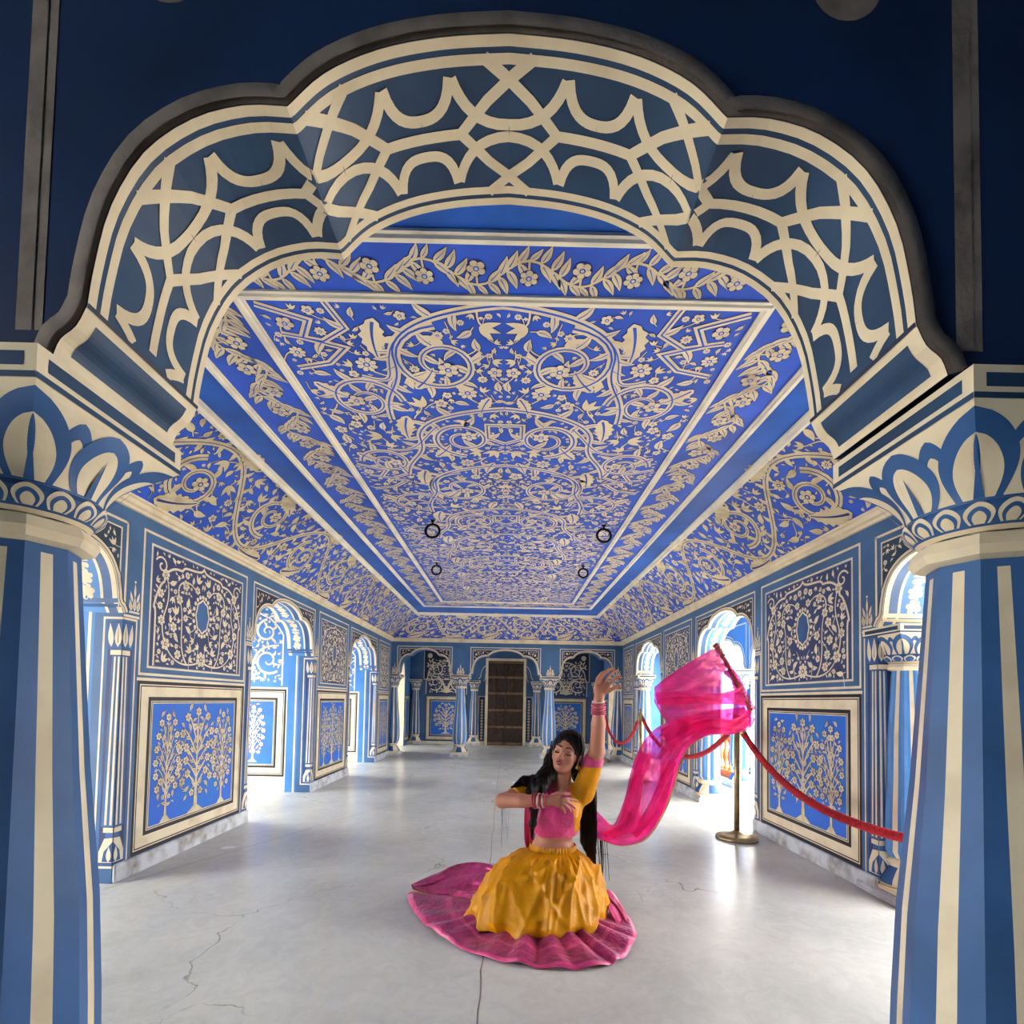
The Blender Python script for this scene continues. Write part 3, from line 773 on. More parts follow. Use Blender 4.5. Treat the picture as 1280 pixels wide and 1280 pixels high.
fl = mesh_obj('floor', [(-4.2, -4, 0), (3.75, -4, 0), (3.75, 13.1, 0), (-4.2, 13.1, 0)], [(0, 1, 2, 3)], ['floor']); fl['kind'] = 'structure'
tr = mesh_obj('terrace_ground', [(3.75, -6, -.02), (14, -6, -.02), (14, 18, -.02), (3.75, 18, -.02)], [(0, 1, 2, 3)], ['terrace']); tr['kind'] = 'structure'
tl = mesh_obj('terrace_ground', [(-14, -6, -.02), (-4.2, -6, -.02), (-4.2, 18, -.02), (-14, 18, -.02)], [(0, 1, 2, 3)], ['terrace']); tl['kind'] = 'structure'
# floor joints: thin filled grooves lying in the floor surface
P = Pt()
def wob(x0, y0, x1, y1, w, a=.006):
    n = 30; P.line([(x0+(x1-x0)*i/n+random.uniform(-a, a), y0+(y1-y0)*i/n+random.uniform(-a, a)) for i in range(n+1)], w*.8, 'grey_plaster', .3)
wob(-.02, .6, -.06, 3.4, .008); wob(-.06, 3.4, -.10, 9.9, .006); wob(-2.3, 3.02, -.9, 6.2, .008); wob(-2.3, 1.6, 2.3, 1.55, .006); wob(-2.3, 7.4, 2.3, 7.5, .008)
j = P.build('floor_joints', lambda u, v, h: (u, v, .0006), fl)

OPS = [(2.365, .735), (5.395, .735), (8.305, .755)]
PIERS = [(3.10, 4.66), (6.13, 7.55), (9.06, 10.13)]
def side_wall(name, X, sg, seed):
    rnd = random.Random(seed)
    W = Wall(name, (X, 0, 0), (0, 1, 0), (sg, 0, 0), YF, 10.15, OPS, 2.70, .30, 'wall_blue', 'shaft_blue' if sg > 0 else 'cream', back='sky_blue')
    p = W.P
    for c, hw in OPS:
        spandrels(p, c, hw, 2.215, rnd, 'green_navy' if c < 3 else 'navy_deep')
    ex = []
    for c, hw in OPS:            # soffit bands
        fn, S = soffit_map(W, c, hw, 0, len(PROF)-1)
        q = Pt(); n = 60; s0, s1 = S[0], S[-1]
        for a, b, m in ((0, .10, 'cream'), (.10, .28, 'shaft_blue'), (.28, .34, 'cream'), (.34, .86, 'sky_blue'), (.86, 1, 'cream')):
            q.strip([(s0+(s1-s0)*i/n, a) for i in range(n+1)], [(s0+(s1-s0)*i/n, b) for i in range(n+1)], m, 1)
        k = 0; u = s0+.06
        while u < s1-.05:
            q.flower(u, .60, .05, 'cream', None, 2, 6, u); q.V[-1] = q.V[-1]
            u += .09; k += 1
        # squash flowers along depth (v is a fraction of the thickness)
        q.V = [(a, (.60+(b-.60)*3.2 if h > .0011 else b), h) for a, b, h in q.V]
        ex.append((q, fn))
        for sgn in (-1, 1):       # jambs: stripes of a painted half column
            q = Pt(); y = c+sgn*hw
            q.rect(.0, .0, .30, 1.70, 'wall_blue', 1, .5); half_col(q, .0, 1)
            q.rect(.17, 0, .30, 1.70, 'sky_blue', 2, .6); q.rect(.19, .0, .21, 1.70, 'cream', 3, .6)
            ex.append((q, (lambda y, sgn: (lambda u, v, h: W.pos(y-sgn*h, u, v)))(y, sgn)))
    for i, (a, b) in enumerate(PIERS):
        w0 = .143
        if b-a > 1.2:
            half_col(p, a, 1); half_col(p, b, -1)
            p.rect(a, 1.625, a+w0-.01, 1.64, 'cream', 3, .5); p.rect(b-w0+.03, 1.625, b, 1.64, 'cream', 3, .5)
            u0, u1 = a+w0, b-w0+.02
            crown(p, a+w0*.5+.015, 1.655, w0*.62); crown(p, b-w0*.42, 1.655, w0*.62)
        else:
            half_col(p, a, 1); u0, u1 = a+w0, b-.10
    o = W.finish(ex)
    for i, (a, b) in enumerate(PIERS):
        w0 = .143; u0, u1 = (a+w0, b-w0+.02) if b-a > 1.2 else (a+w0, b-.10)
        q = Pt(); q.rect(u0-.01, 1.235, u1+.01, 1.255, 'cream', 3, .5); upper_panel(q, u0, u1, 1.27, 2.225, rnd)
        q.build('flower_panel', W.mp(), o)
        q = Pt(); dado(q, u0, u1, .115, 1.235, rnd); q.build('tree_dado_panel', W.mp(), o)
        box('baseboard', *( (X-.0, a, 0, X+.022, b, .112) if sg > 0 else (X-.022, a, 0, X, b, .112)), 'plinth', o, .006)
    return W, o
WL, ol = side_wall('wall_left', -HX, 1, 11)
WR, orr = side_wall('wall_right', HX, -1, 23)

# left niches: thick piers running outwards, painted on the side that faces the room
for i, (a, b) in enumerate([(3.19, 4.60), (6.21, 7.48), (9.12, 10.1)]):
    rnd = random.Random(50+i)
    bo = box('wall_niche', -3.95, a, 0, -2.631, b, 2.69, 'sky_blue', None, 0, 'structure')
    fn = (lambda a: (lambda u, v, h: (u, a-h, v)))(a)
    q = Pt(); q.rect(-3.95, 1.25, -2.631, 2.69, 'sky_blue', .4, .4); q.rect(-3.95, 0, -2.631, 1.25, 'cream', .4, .4)
    q.line([(-2.74, 1.28)]+[(-2.74-.0*t, 1.3+.6*t) for t in (0, .5, 1)]+[(-2.80, 2.0), (-2.9, 2.1), (-3.1, 2.2)], .02, 'white', 3)
    big_scroll(q, -3.6, -2.72, 1.30, 2.25, rnd, 'cream'); q.rect(-3.95, 1.235, -2.631, 1.26, 'cream', 4, .5)
    q.build('scroll_panel', fn, bo)
    q = Pt(); dado(q, -3.46, -2.68, .17, 1.235, rnd, 1, 'cream'); q.build('tree_dado_panel', fn, bo)
# outer left wall with open windows on the daylight side
W3 = Wall('wall_outer_left', (-3.95, 0, 0), (0, 1, 0), (1, 0, 0), -.5, 10.6, [(c-.16, .50) for c, _ in OPS], 2.70, .2, 'sky_blue', 'cream', back='cream'); W3.finish()
rl = box('ceiling_niches', -4.15, -.5, 2.69, -2.36, 10.6, 2.8, 'cream', None, 0, 'structure')

# right gallery: outer arcade, roof
GOPS = [(.4, .62), (2.365, .735), (3.86, .5), (5.25, .72), (6.55, .50), (7.97, .72), (9.5, .6), (11.2, .7)]
W4 = Wall('wall_outer_right', (3.45, 0, 0), (0, 1, 0), (-1, 0, 0), -.5, 13, GOPS, 2.70, .28, 'sky_blue', 'cream', back='cream')
for c, hw in GOPS:
    pr = prof(c, hw); W4.P.strip(pr, prof(c, hw, .04), 'cream', 2); W4.P.line(prof(c, hw, .07), .015, 'cream', 2)
    W4.P.frame(c-hw-.06, 1.66, c+hw+.06, 2.34, .02, 'cream', 2)
W4.finish()
rr_ = box('ceiling_gallery', 2.36, -.5, 2.69, 3.8, 13, 2.82, 'cream', None, 0, 'structure')

# vestibule beyond the back arcade
BOPS = [(-1.655, .545), (-.025, .70), (1.625, .545)]
WB = Wall('wall_arcade_back', (0, YBK, 0), (1, 0, 0), (0, -1, 0), -HX, HX, BOPS, 2.70, .26, 'wall_blue', 'shaft_blue', zbot=1.645, back='navy')
rnd = random.Random(5)
for c, hw in BOPS: spandrels(WB.P, c, hw, 2.215, rnd, 'navy_deep', 'cream', zf=1.66)
for x in (-.93, .88): crown(WB.P, x, 1.655, .16)
for x in (-2.26, 2.25): crown(WB.P, x, 1.655, .10)
WB.finish()
YD = 13.0
rnd = random.Random(6)
q = Pt(); q.rect(-2.6, 0, 2.6, 2.70, 'wall_blue', 0, .6)
for (u0, u1) in ((-2.12, -1.0), (.95, 2.1)):
    c = (u0+u1)/2; hw = (u1-u0)/2
    q.rect(u0-.03, 0, u1+.03, .07, 'cream', 1, .4); q.rect(u0-.02, 1.66, u1+.02, 2.45, 'navy_deep', 1, .4)
    pr = prof(c, hw*.93); q.strip(pr, [(x, 1.70) for x, z in pr], 'navy', 2); q.rect(u0+.04, 1.27, u1-.04, 1.70, 'navy', 2, .4)
    q.line([(c-hw*.93, 1.28)]+pr+[(c+hw*.93, 1.28)], .022, 'cream', 3)
    big_scroll(q, c-hw*.9, c+hw*.9, 1.29, 2.2, rnd, 'cream', 'navy'); q.frame(u0-.03, 1.65, u1+.03, 2.42, .016, 'cream', 3)
    for s in (-1, 1): q.disc(c+s*hw*.78, 2.27, .065, 'cream', 3, 14)
    dado(q, u0+.03, u1-.03, .09, 1.25, rnd, 2)
for s in (-1, 1):
    c = -.03+s*.605; dado_u = (c-.09, c+.09); q.frame(dado_u[0], .08, dado_u[1], 1.25, .015, 'cream', 2); q.rect(dado_u[0]+.03, .11, dado_u[1]-.03, 1.22, 'navy_deep', 2, .5)
    y = .16
    while y < 1.18: q.flower(c, y, .035, 'cream', 'navy', 3); y += .075
q.line(prof(-.03, .70, .0, .04), .02, 'cream', 3); q.line(prof(-.03, .58, 0, -.02), .012, 'cream', 2)
for s in (-1, 1): q.disc(-.03+s*.62, 2.3, .06, 'cream', 3, 14)
wd = q.build('wall_back', lambda u, v, h: (u, YD-h, v)); wd['kind'] = 'structure'
box('baseboard', -2.5, YD-.03, 0, -.56, YD, .075, 'white', wd, .004); box('baseboard', .50, YD-.03, 0, 2.5, YD, .075, 'white', wd, .004)
# vestibule side walls: arched openings to the bright side corridors
for X, sg, nm in ((-2.5, 1, 'wall_vestibule_left'), (2.5, -1, 'wall_vestibule_right')):
    Wv = Wall(nm, (X, 0, 0), (0, 1, 0), (sg, 0, 0), 10.41, YD, [(11.72, .62)], 2.70, .25, 'sky_blue', 'cream', back='cream')
    rnd = random.Random(9)
    Wv.P.strip(prof(11.72, .62), prof(11.72, .62, .03), 'cream', 2); Wv.P.frame(11.0, 1.65, 12.44, 2.4, .02, 'cream', 2)
    Wv.P.rect(10.45, .07, 10.95, .1, 'cream', 2)
    for a, b in ((10.46, 11.03), (12.42, 12.97)): dado(Wv.P, a, b, .09, 1.25, rnd, 9, 'cream')
    Wv.finish()
cv = box('ceiling_vestibule', -2.8, YBK+.27, 2.56, 2.8, YD+.3, 2.8, 'wall_blue', None, 0, 'structure')
for s_ in (-1, 1):
    box('wall_corridor_end', min(s_*2.5, s_*3.8), 13.0, 0, max(s_*2.5, s_*3.8), 13.2, 2.56, 'sky_blue', None, 0, 'structure')
    box('ceiling_corridor', min(s_*3.8, s_*2.8), 10.55, 2.56, max(s_*3.8, s_*2.8), 13.2, 2.7, 'cream', None, 0, 'structure')
    Wc_ = Wall('wall_corridor_baffle', (s_*3.8, 0, 0), (0, 1, 0), (-s_, 0, 0), 10.55, 13.2, [(11.6, .40 if s_ < 0 else .22)], 2.70, .15, 'sky_blue', 'cream', back='cream'); Wc_.finish()  # unseen outer wall added to limit the daylight reaching the vestibule
    box('wall_corridor_end', min(s_*2.76, s_*3.8), 10.45, 0, max(s_*2.76, s_*3.8), 10.55, 2.7, 'sky_blue', None, 0, 'structure')
# door
dr = empty('door_1', (-.03, YD-.03, 0)); dr['kind'] = 'structure'
for s in (-1, 1):
    lf = box('door_leaf', *( (-.455, -.03, 0, -.004, .01, 2.16) if s < 0 else (.004, -.03, 0, .455, .01, 2.16)), 'teak', dr, .004)
    for z in (.05, .47, .90, 1.33, 1.74):
        for k in (0, 1):
            x0 = (s*.23)-.185+k*.19; box('panel_block', x0, -.05, z+.06, x0+.165, -.03, z+.34, 'teak', lf, .01)
    for z in (.02, .44, .87, 1.30, 1.71, 2.10): box('rail', s*.23-.215, -.055, z, s*.23+.215, -.03, z+.055, 'teak_rail', lf, .004)
box('door_frame', -.52, -.03, 0, -.455, .03, 2.23, 'cream', dr, .004); box('door_frame', .455, -.03, 0, .52, .03, 2.23, 'cream', dr, .004); box('door_frame', -.455, -.03, 2.165, .455, .03, 2.23, 'cream', dr, .004)

# ---------------------------------------------------------------- ceiling
rnd = random.Random(3)
q = Pt(); q.rect(-1.62, 1.0, 1.62, 8.95, 'ultra_plain', 0, .3)
q.rect(-1.02, 1.885, 1.02, 7.85, 'ultra', 1, .3)
ceiling_scrolls(q, -1.0, 1.0, 1.91, 7.83, rnd)
q.rect(-1.36, 1.63, 1.36, 1.885, 'ultra', 1, .3); q.rect(-1.36, 7.85, 1.36, 8.25, 'ultra', 1, .3)
q.rect(-1.36, 1.885, -1.02, 7.85, 'ultra', 1, .3); q.rect(1.02, 1.885, 1.36, 7.85, 'ultra', 1, .3)
vine_border(q, 2.66, .225, 'gold_cream', 'ultra', rnd, 3, .36, -1.33, 1.65)
vine_border(q, 2.66, .32, 'gold_cream', 'ultra', rnd, 3, .36, -1.33, 7.89)
vine_border(q, 5.96, .28, 'gold_cream', 'ultra', rnd, 3, .36, 1.89, -1.33, False); vine_border(q, 5.96, .28, 'gold_cream', 'ultra', rnd, 3, .36, 1.89, 1.05, False)
q.rect(-1.6, 1.43, 1.6, 1.445, 'cream', 2, .4)
ce = q.build('ceiling', lambda u, v, h: (u, v, ZT-h)); ce['kind'] = 'structure'
def mould(name, rects, z, w, d, mat='white', parent=None):
    """raised frame moulding under the ceiling made of mitred bars; rects = (x0,y0,x1,y1)"""
    x0, y0, x1, y1 = rects; V = []; F = []
    prof_ = [(0, 0), (0, -d*.5), (w*.25, -d*.55), (w*.35, -d), (w*.65, -d), (w*.75, -d*.55), (w, -d*.5), (w, 0)]
    n = len(prof_)
    for (cx, cy, sx, sy) in ((x0, y0, 1, 1), (x1, y0, -1, 1), (x1, y1, -1, -1), (x0, y1, 1, -1)):
        for a, b in prof_: V.append((cx+sx*a, cy+sy*a, z+b))
    for k in range(4):
        for i in range(n-1): F.append((k*n+i, k*n+i+1, ((k+1) % 4)*n+i+1, ((k+1) % 4)*n+i))
    o = mesh_obj(name, V, F, [mat]); o['kind'] = 'structure'; return o
mould('trim_1', (-1.05, 1.858, 1.05, 7.88), ZT-.001, .045, .018)
mould('trim_2', (-1.395, 1.595, 1.395, 8.285), ZT-.001, .045, .022)
mould('trim_3', (-1.645, .98, 1.645, 8.975), ZT+.004, .06, .045)
# coves
def cove_pt(v):       # 0 at the cornice, 1 at the ceiling: inward run and height
    return v, 2.365+(ZT-.005-2.365)*(math.sin(v*PI/2)*.55+v*.45)
Lc = 8.8; Wc = .78
def side_cove(sg, seed):
    q = Pt(); q.grid(0, 0, Lc, Wc, 60, 10, 'ultra', 0)
    acanthus_cove(q, Lc, Wc, random.Random(seed), 'gold_cream', 'ultra_dark')
    def mp(u, v, h):
        t = v/Wc; r, z = cove_pt(t); x = 2.29-(2.29-1.61)*r
        y0 = 1.12; y1 = 10.1-(10.1-8.95)*r; return (sg*(x-h*.4), y0+(y1-y0)*u/Lc, z-h*.9)
    o = q.build('ceiling_cove', mp); o['kind'] = 'structure'
side_cove(-1, 31); side_cove(1, 32)
q = Pt(); q.grid(0, 0, 4.4, .9, 30, 8, 'ultra', 0); acanthus_cove(q, 4.4, .9, random.Random(33), 'cream', 'ultra_dark', 3, .73)
def mpb(u, v, h):
    r, z = cove_pt(v/.9); x1 = 2.29-(2.29-1.61)*r; return (-x1+2*x1*u/4.4, 10.1-(10.1-8.95)*r-h*.4, z-h*.9)
o = q.build('ceiling_cove', mpb); o['kind'] = 'structure'
# cornice
V = []; F = []
cp = [(0, 2.300), (.02, 2.302), (.025, 2.318), (.045, 2.326), (.05, 2.352), (.065, 2.358), (.065, 2.372), (.0, 2.376)]
cor = [(-HX, 1.10, 1, 1), (-HX, YBK, 1, -1), (HX, YBK, -1, -1), (HX, 1.10, -1, 1)]
n = len(cp)
for cx, cy, sx, sy in cor:
    for a, z in cp: V.append((cx+sx*a, cy+(sy*a if cy > 5 else 0), z))
for k in range(3):
    for i in range(n-1): F.append((k*n+i, k*n+i+1, (k+1)*n+i+1, (k+1)*n+i))
o = mesh_obj('trim_4', V, F, ['cream']); o['kind'] = 'structure'

# ---------------------------------------------------------------- near arcade
ZS, ZK = 1.70, 1.0
NOPS = [(-1.60, .55), (.03, .735), (1.66, .55)]
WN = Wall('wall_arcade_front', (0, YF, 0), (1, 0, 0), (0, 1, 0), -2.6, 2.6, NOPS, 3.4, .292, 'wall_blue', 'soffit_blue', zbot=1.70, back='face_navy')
fb = WN.P2
for c, hw in NOPS:
    pr = prof(c, hw); fb.strip(pr, prof(c, hw, .026), 'grey_plaster', 2)
for x in (-.745, -1.02, .80, 1.085): fb.rect(x-.022, 1.74, x+.022, 3.4, 'grey_plaster', 2, .5); 
for x in (-.745, -1.02, .80, 1.085): fb.rect(x-.006, 1.74, x+.006, 3.4, 'grey_plaster', 5, .5)
for x in (-.54, .60): fb.disc(x, 2.365, .058, 'grey_plaster', 2, 24)
ex = []
for c, hw in NOPS:
    fn, S = soffit_map(WN, c, hw, 0, len(PROF)-1)
    q = Pt(); a, b = S[NFOOT], S[-1-NFOOT]; n = 260
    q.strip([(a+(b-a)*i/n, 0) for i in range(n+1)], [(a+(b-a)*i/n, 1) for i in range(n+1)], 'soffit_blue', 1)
    strapwork(q, a, b)
    for s0, s1 in ((S[0], a), (b, S[-1])):
        lo, hi = (s0, s1) if s0 < 0 else (s1, s0); d = abs(s1-s0)
        sg = -1 if s0 < 0 else 1; e = min(abs(s0), abs(s1)); f0 = sg*(e+.018); f1 = sg*(e+d-.016)
        q.strip([(sg*(e+d*i/10), 0) for i in range(11)], [(sg*(e+d*i/10), 1) for i in range(11)], 'cream', 1)
        q.strip([(f0+(f1-f0)*i/8, .09) for i in range(9)], [(f0+(f1-f0)*i/8, .91) for i in range(9)], 'soffit_blue', 2)
        q.strip([(sg*(e-.004), 0), (sg*(e-.004), 1)], [(sg*(e+.003), 0), (sg*(e+.003), 1)], 'navy_deep', 4)
    ex.append((q, fn))
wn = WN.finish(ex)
# raised plaster lip around the front arris
for c, hw in NOPS[1:2]:
    V = []; F = []
    A = prof(c, hw, -.001); B = prof(c, hw, .020)
    for (x, z), (x2, z2) in zip(A, B):
        V += [(x, YF-.292-.012, z), (x2, YF-.292-.014, z2), (x2+(x2-x)*.25, YF-.292, z2+(z2-z)*.25), (x, YF-.292, z)]
    for i in range(len(A)-1):
        for k in range(3): F.append((i*4+k, i*4+k+1, i*4+4+k+1, i*4+4+k))
    mesh_obj('plaster_edge', V, F, ['grey_plaster'], None, wn, True)
# unseen walls and ceiling added behind the viewer to keep the near side in shade
WK = Wall('wall_shading_left', (-3.4, 0, 0), (0, 1, 0), (1, 0, 0), -3.6, .8, [(-1.0, .5)], 3.4, .2, 'wall_blue', 'cream'); WK.finish()
WK = Wall('wall_shading_right', (3.4, 0, 0), (0, 1, 0), (-1, 0, 0), -3.6, .8, [], 3.4, .2, 'wall_blue', 'cream'); WK.finish()
WK = Wall('wall_shading_back', (0, -3.6, 0), (1, 0, 0), (0, 1, 0), -3.4, 3.4, [], 3.4, .2, 'wall_blue', 'cream'); WK.finish()
box('ceiling_shading', -3.6, -3.8, 3.4, 3.6, YF, 3.5, 'wall_blue', None, 0, 'structure')
for s in (-1, 1): box('wall_shading_return', min(s*2.6, s*3.6), .8, 0, max(s*2.6, s*3.6), 1.0, 3.4, 'wall_blue', None, 0, 'structure')
for s in (-1, 1): box('wall_near_pier', min(s*2.2, s*2.62), .81, 0, max(s*2.2, s*2.62), 1.098, 1.70, 'wall_blue', None, 0, 'structure')

# ---------------------------------------------------------------- columns
column((-.877, .954, 0), 'huge octagonal blue column with cream stripes at the left edge of the near arch', 'near arch columns', near=True, ab=.172)
column((.955, .954, 0), 'huge octagonal blue column with cream stripes at the right edge of the near arch', 'near arch columns', near=True, ab=.172)
column((-.93, YBK+.13, 0), 'pale blue fluted column of the far arcade, left of the dark wooden door', 'far arcade columns', ab=.20, shaft=('shaft_light', 'cream'))
column((.88, YBK+.13, 0), 'pale blue fluted column of the far arcade, right of the dark wooden door', 'far arcade columns', ab=.20, shaft=('shaft_light', 'cream'))
column((-2.30, YBK+.13, 0), 'half-buried fluted column in the left corner of the far arcade', 'far arcade columns', ab=.17, shaft=('shaft_blue', 'cream'))
column((2.29, YBK+.13, 0), 'half-buried fluted column in the right corner of the far arcade', 'far arcade columns', ab=.17, shaft=('shaft_blue', 'cream'))
for x, lb in ((-2.33, 'slim engaged column on the vestibule wall, in its left corner'), (-.83, 'slim engaged column on the vestibule wall, just left of the wooden door'),
              (.77, 'slim engaged column on the vestibule wall, just right of the wooden door'), (2.33, 'slim engaged column on the vestibule wall, in its right corner')):
    column((x, YD-.06, 0), lb, 'vestibule wall columns', ab=.15, rmax=.13, rtop=.075, name='engaged_column')
nm = {3.10: 'nearest', 4.66: 'a', 6.13: 'middle', 9.06: 'far'}
for y, lb in ((3.07, 'engaged blue column at the near end of the right wall, beside the big striped column'),
              (6.10, 'engaged blue column in the right wall opening behind the pink scarf'),
              (9.03, 'engaged column in the farthest right wall opening, beside the distant brass post')):
    column((HX+.155, y, 0), lb, 'right wall opening columns', ab=.155, rmax=.135, rtop=.085, shaft=('shaft_light', 'cream'), name='engaged_column')
column((3.34, 7.13, 0), 'sunlit cream and blue column of the outer gallery, beyond the brass post', None, ab=.17, shaft=('shaft_light', 'cream'))

# ================================================================ THINGS IN THE HALL
def tube(name, P, R, mat, parent=None, n=12, closed=False, sm=True):
    """swept tube through world points with radius R (number or list)"""
    P = [Vector(p) for p in P]; k = len(P); R = R if isinstance(R, (list, tuple)) else [R]*k
    V = []; F = []; up = None
    for i in range(k):
        if closed: d = P[(i+1) % k]-P[i-1]
        else: d = P[min(k-1, i+1)]-P[max(0, i-1)]
        d.normalize()
        if up is None: up = Vector((0, 0, 1)) if abs(d.z) < .9 else Vector((1, 0, 0))
        s = d.cross(up).normalized(); up = s.cross(d).normalized()
        for j in range(n):
            a = 2*PI*j/n; V.append(P[i]+(s*math.cos(a)+up*math.sin(a))*R[i])
    for i in range(k if closed else k-1):
        for j in range(n): F.append((i*n+j, i*n+(j+1) % n, ((i+1) % k)*n+(j+1) % n, ((i+1) % k)*n+j))
    if not closed: F.append(tuple(range(n))[::-1]); F.append(tuple(range((k-1)*n, k*n)))
    return mesh_obj(name, V, F, [mat], None, parent, sm)
def lathe(name, pr, mat, parent=None, n=28, loc=(0, 0, 0)):
    V = []; F = []
    for r, z in pr:
        for j in range(n): a = 2*PI*j/n; V.append((loc[0]+r*math.cos(a), loc[1]+r*math.sin(a), loc[2]+z))
    for i in range(len(pr)-1):
        for j in range(n): F.append((i*n+j, i*n+(j+1) % n, (i+1)*n+(j+1) % n, (i+1)*n+j))
    F.append(tuple(range(n))[::-1]); F.append(tuple(range((len(pr)-1)*n, len(pr)*n)))
    return mesh_obj(name, V, F, [mat], None, parent, True)
# iron rings under the ceiling
for (x, y, ri, lb) in ((-.632, 4.29, .060, 'black iron ring hanging from the ceiling, nearer left one of four'), (.85, 4.32, .060, 'black iron ring hanging from the ceiling, nearer right one of four'),
                   (-.789, 5.63, .052, 'black iron ring hanging from the ceiling, farther left one of four'), (.865, 5.64, .052, 'black iron ring hanging from the ceiling, farther right one of four')):
    t = empty('ceiling_ring', (x, y, ZT), lb, 'iron ring', 'iron rings under the ceiling')
    lathe('eye_bolt', [(.018, 0), (.018, -.012), (.008, -.014), (.008, -.035), (.004, -.036)], 'iron', t, 12)
    tube('ring', [(ri*math.cos(a), .01*math.sin(a), -.035-ri+ri*math.sin(a)) for a in [2*PI*i/28 for i in range(28)]], .011, 'iron', t, 8, True)
# stanchions and velvet ropes
def stanchion(x, y, lb, h=1.03):
    t = empty('barrier_post', (x, y, 0), lb, 'barrier post', 'brass rope barrier posts')
    lathe('base', [(.17, 0), (.172, .014), (.165, .026), (.12, .036), (.05, .05), (.026, .07)], 'brass', t, 40)
    lathe('pole', [(.0235, .06), (.0235, h-.05)], 'brass', t, 20)
    lathe('finial', [(.026, h-.06), (.03, h-.05), (.03, h-.025), (.02, h-.02), (.012, h-.01), (.024, h+.008), (.024, h+.02), (.008, h+.035)], 'brass', t, 20)
    for s in (-1, 1): tube('rope_hook', [(0, s*.018, h-.04), (0, s*.04, h-.035), (0, s*.046, h-.05), (0, s*.04, h-.062)], .005, 'brass', t, 8)
    return t
SX = 1.985
posts = [(1.97, 1.25), (2.035, 4.37), (2.02, 7.5), (1.90, 9.85)]
plb = ['brass barrier post hidden behind the big right column', 'tall brass barrier post on a round base behind the pink scarf', 'slim brass barrier post standing far down the right side', 'farthest brass barrier post, close to the back right corner']
for (x, y), lb in zip(posts, plb): stanchion(x, y, lb)
def rope(a, b, zlow, lb, r=.025):
    P = []; n = 60; rnd = random.Random(4)
    A = Vector((a[0], a[1]+.045, .965)); B = Vector((b[0], b[1]-.045, .965))
    for i in range(n+1):
        t = i/n; q = A.lerp(B, t); q.z = .965-(.965-zlow)*(1-abs(2*t-1)**2.3); P.append(q)
    R = [r*(1+.07*math.sin(i*2.3)+.05*rnd.uniform(-1, 1)) for i in range(n+1)]
    t = empty('velvet_rope', tuple(A), lb, 'rope', 'red velvet ropes')
    P = [p-A for p in P]
    tube('rope', P, R, 'rope_red', t, 14)
    for e in (P[:3], P[-3:]): tube('end_cap', e, r*1.15, 'brass', t, 12)
rope(posts[0], posts[1], .50, 'thick red velvet rope sagging in front of the right wall tree panel')
rope(posts[1], posts[2], .55, 'red velvet rope running back behind the pink scarf')
rope(posts[2], posts[3], .46, 'small red velvet rope sagging beside the raised hand, far away')
# stone balustrade panel in the outer gallery
t = empty('balustrade', (3.60, 7.97, 0), 'orange sandstone balustrade outside, low between outer gallery columns', 'balustrade')
box('plinth_rail', -.06, -.71, 0, .06, .71, .10, 'sandstone', t, .01); box('top_rail', -.07, -.71, .58, .07, .71, .68, 'sandstone', t, .015)
for k in range(8): lathe('baluster', [(.035, .10), (.035, .14), (.02, .17), (.045, .30), (.04, .36), (.02, .48), (.035, .54), (.035, .58)], 'sandstone', t, 10, (0, -.60+k*.171, 0))

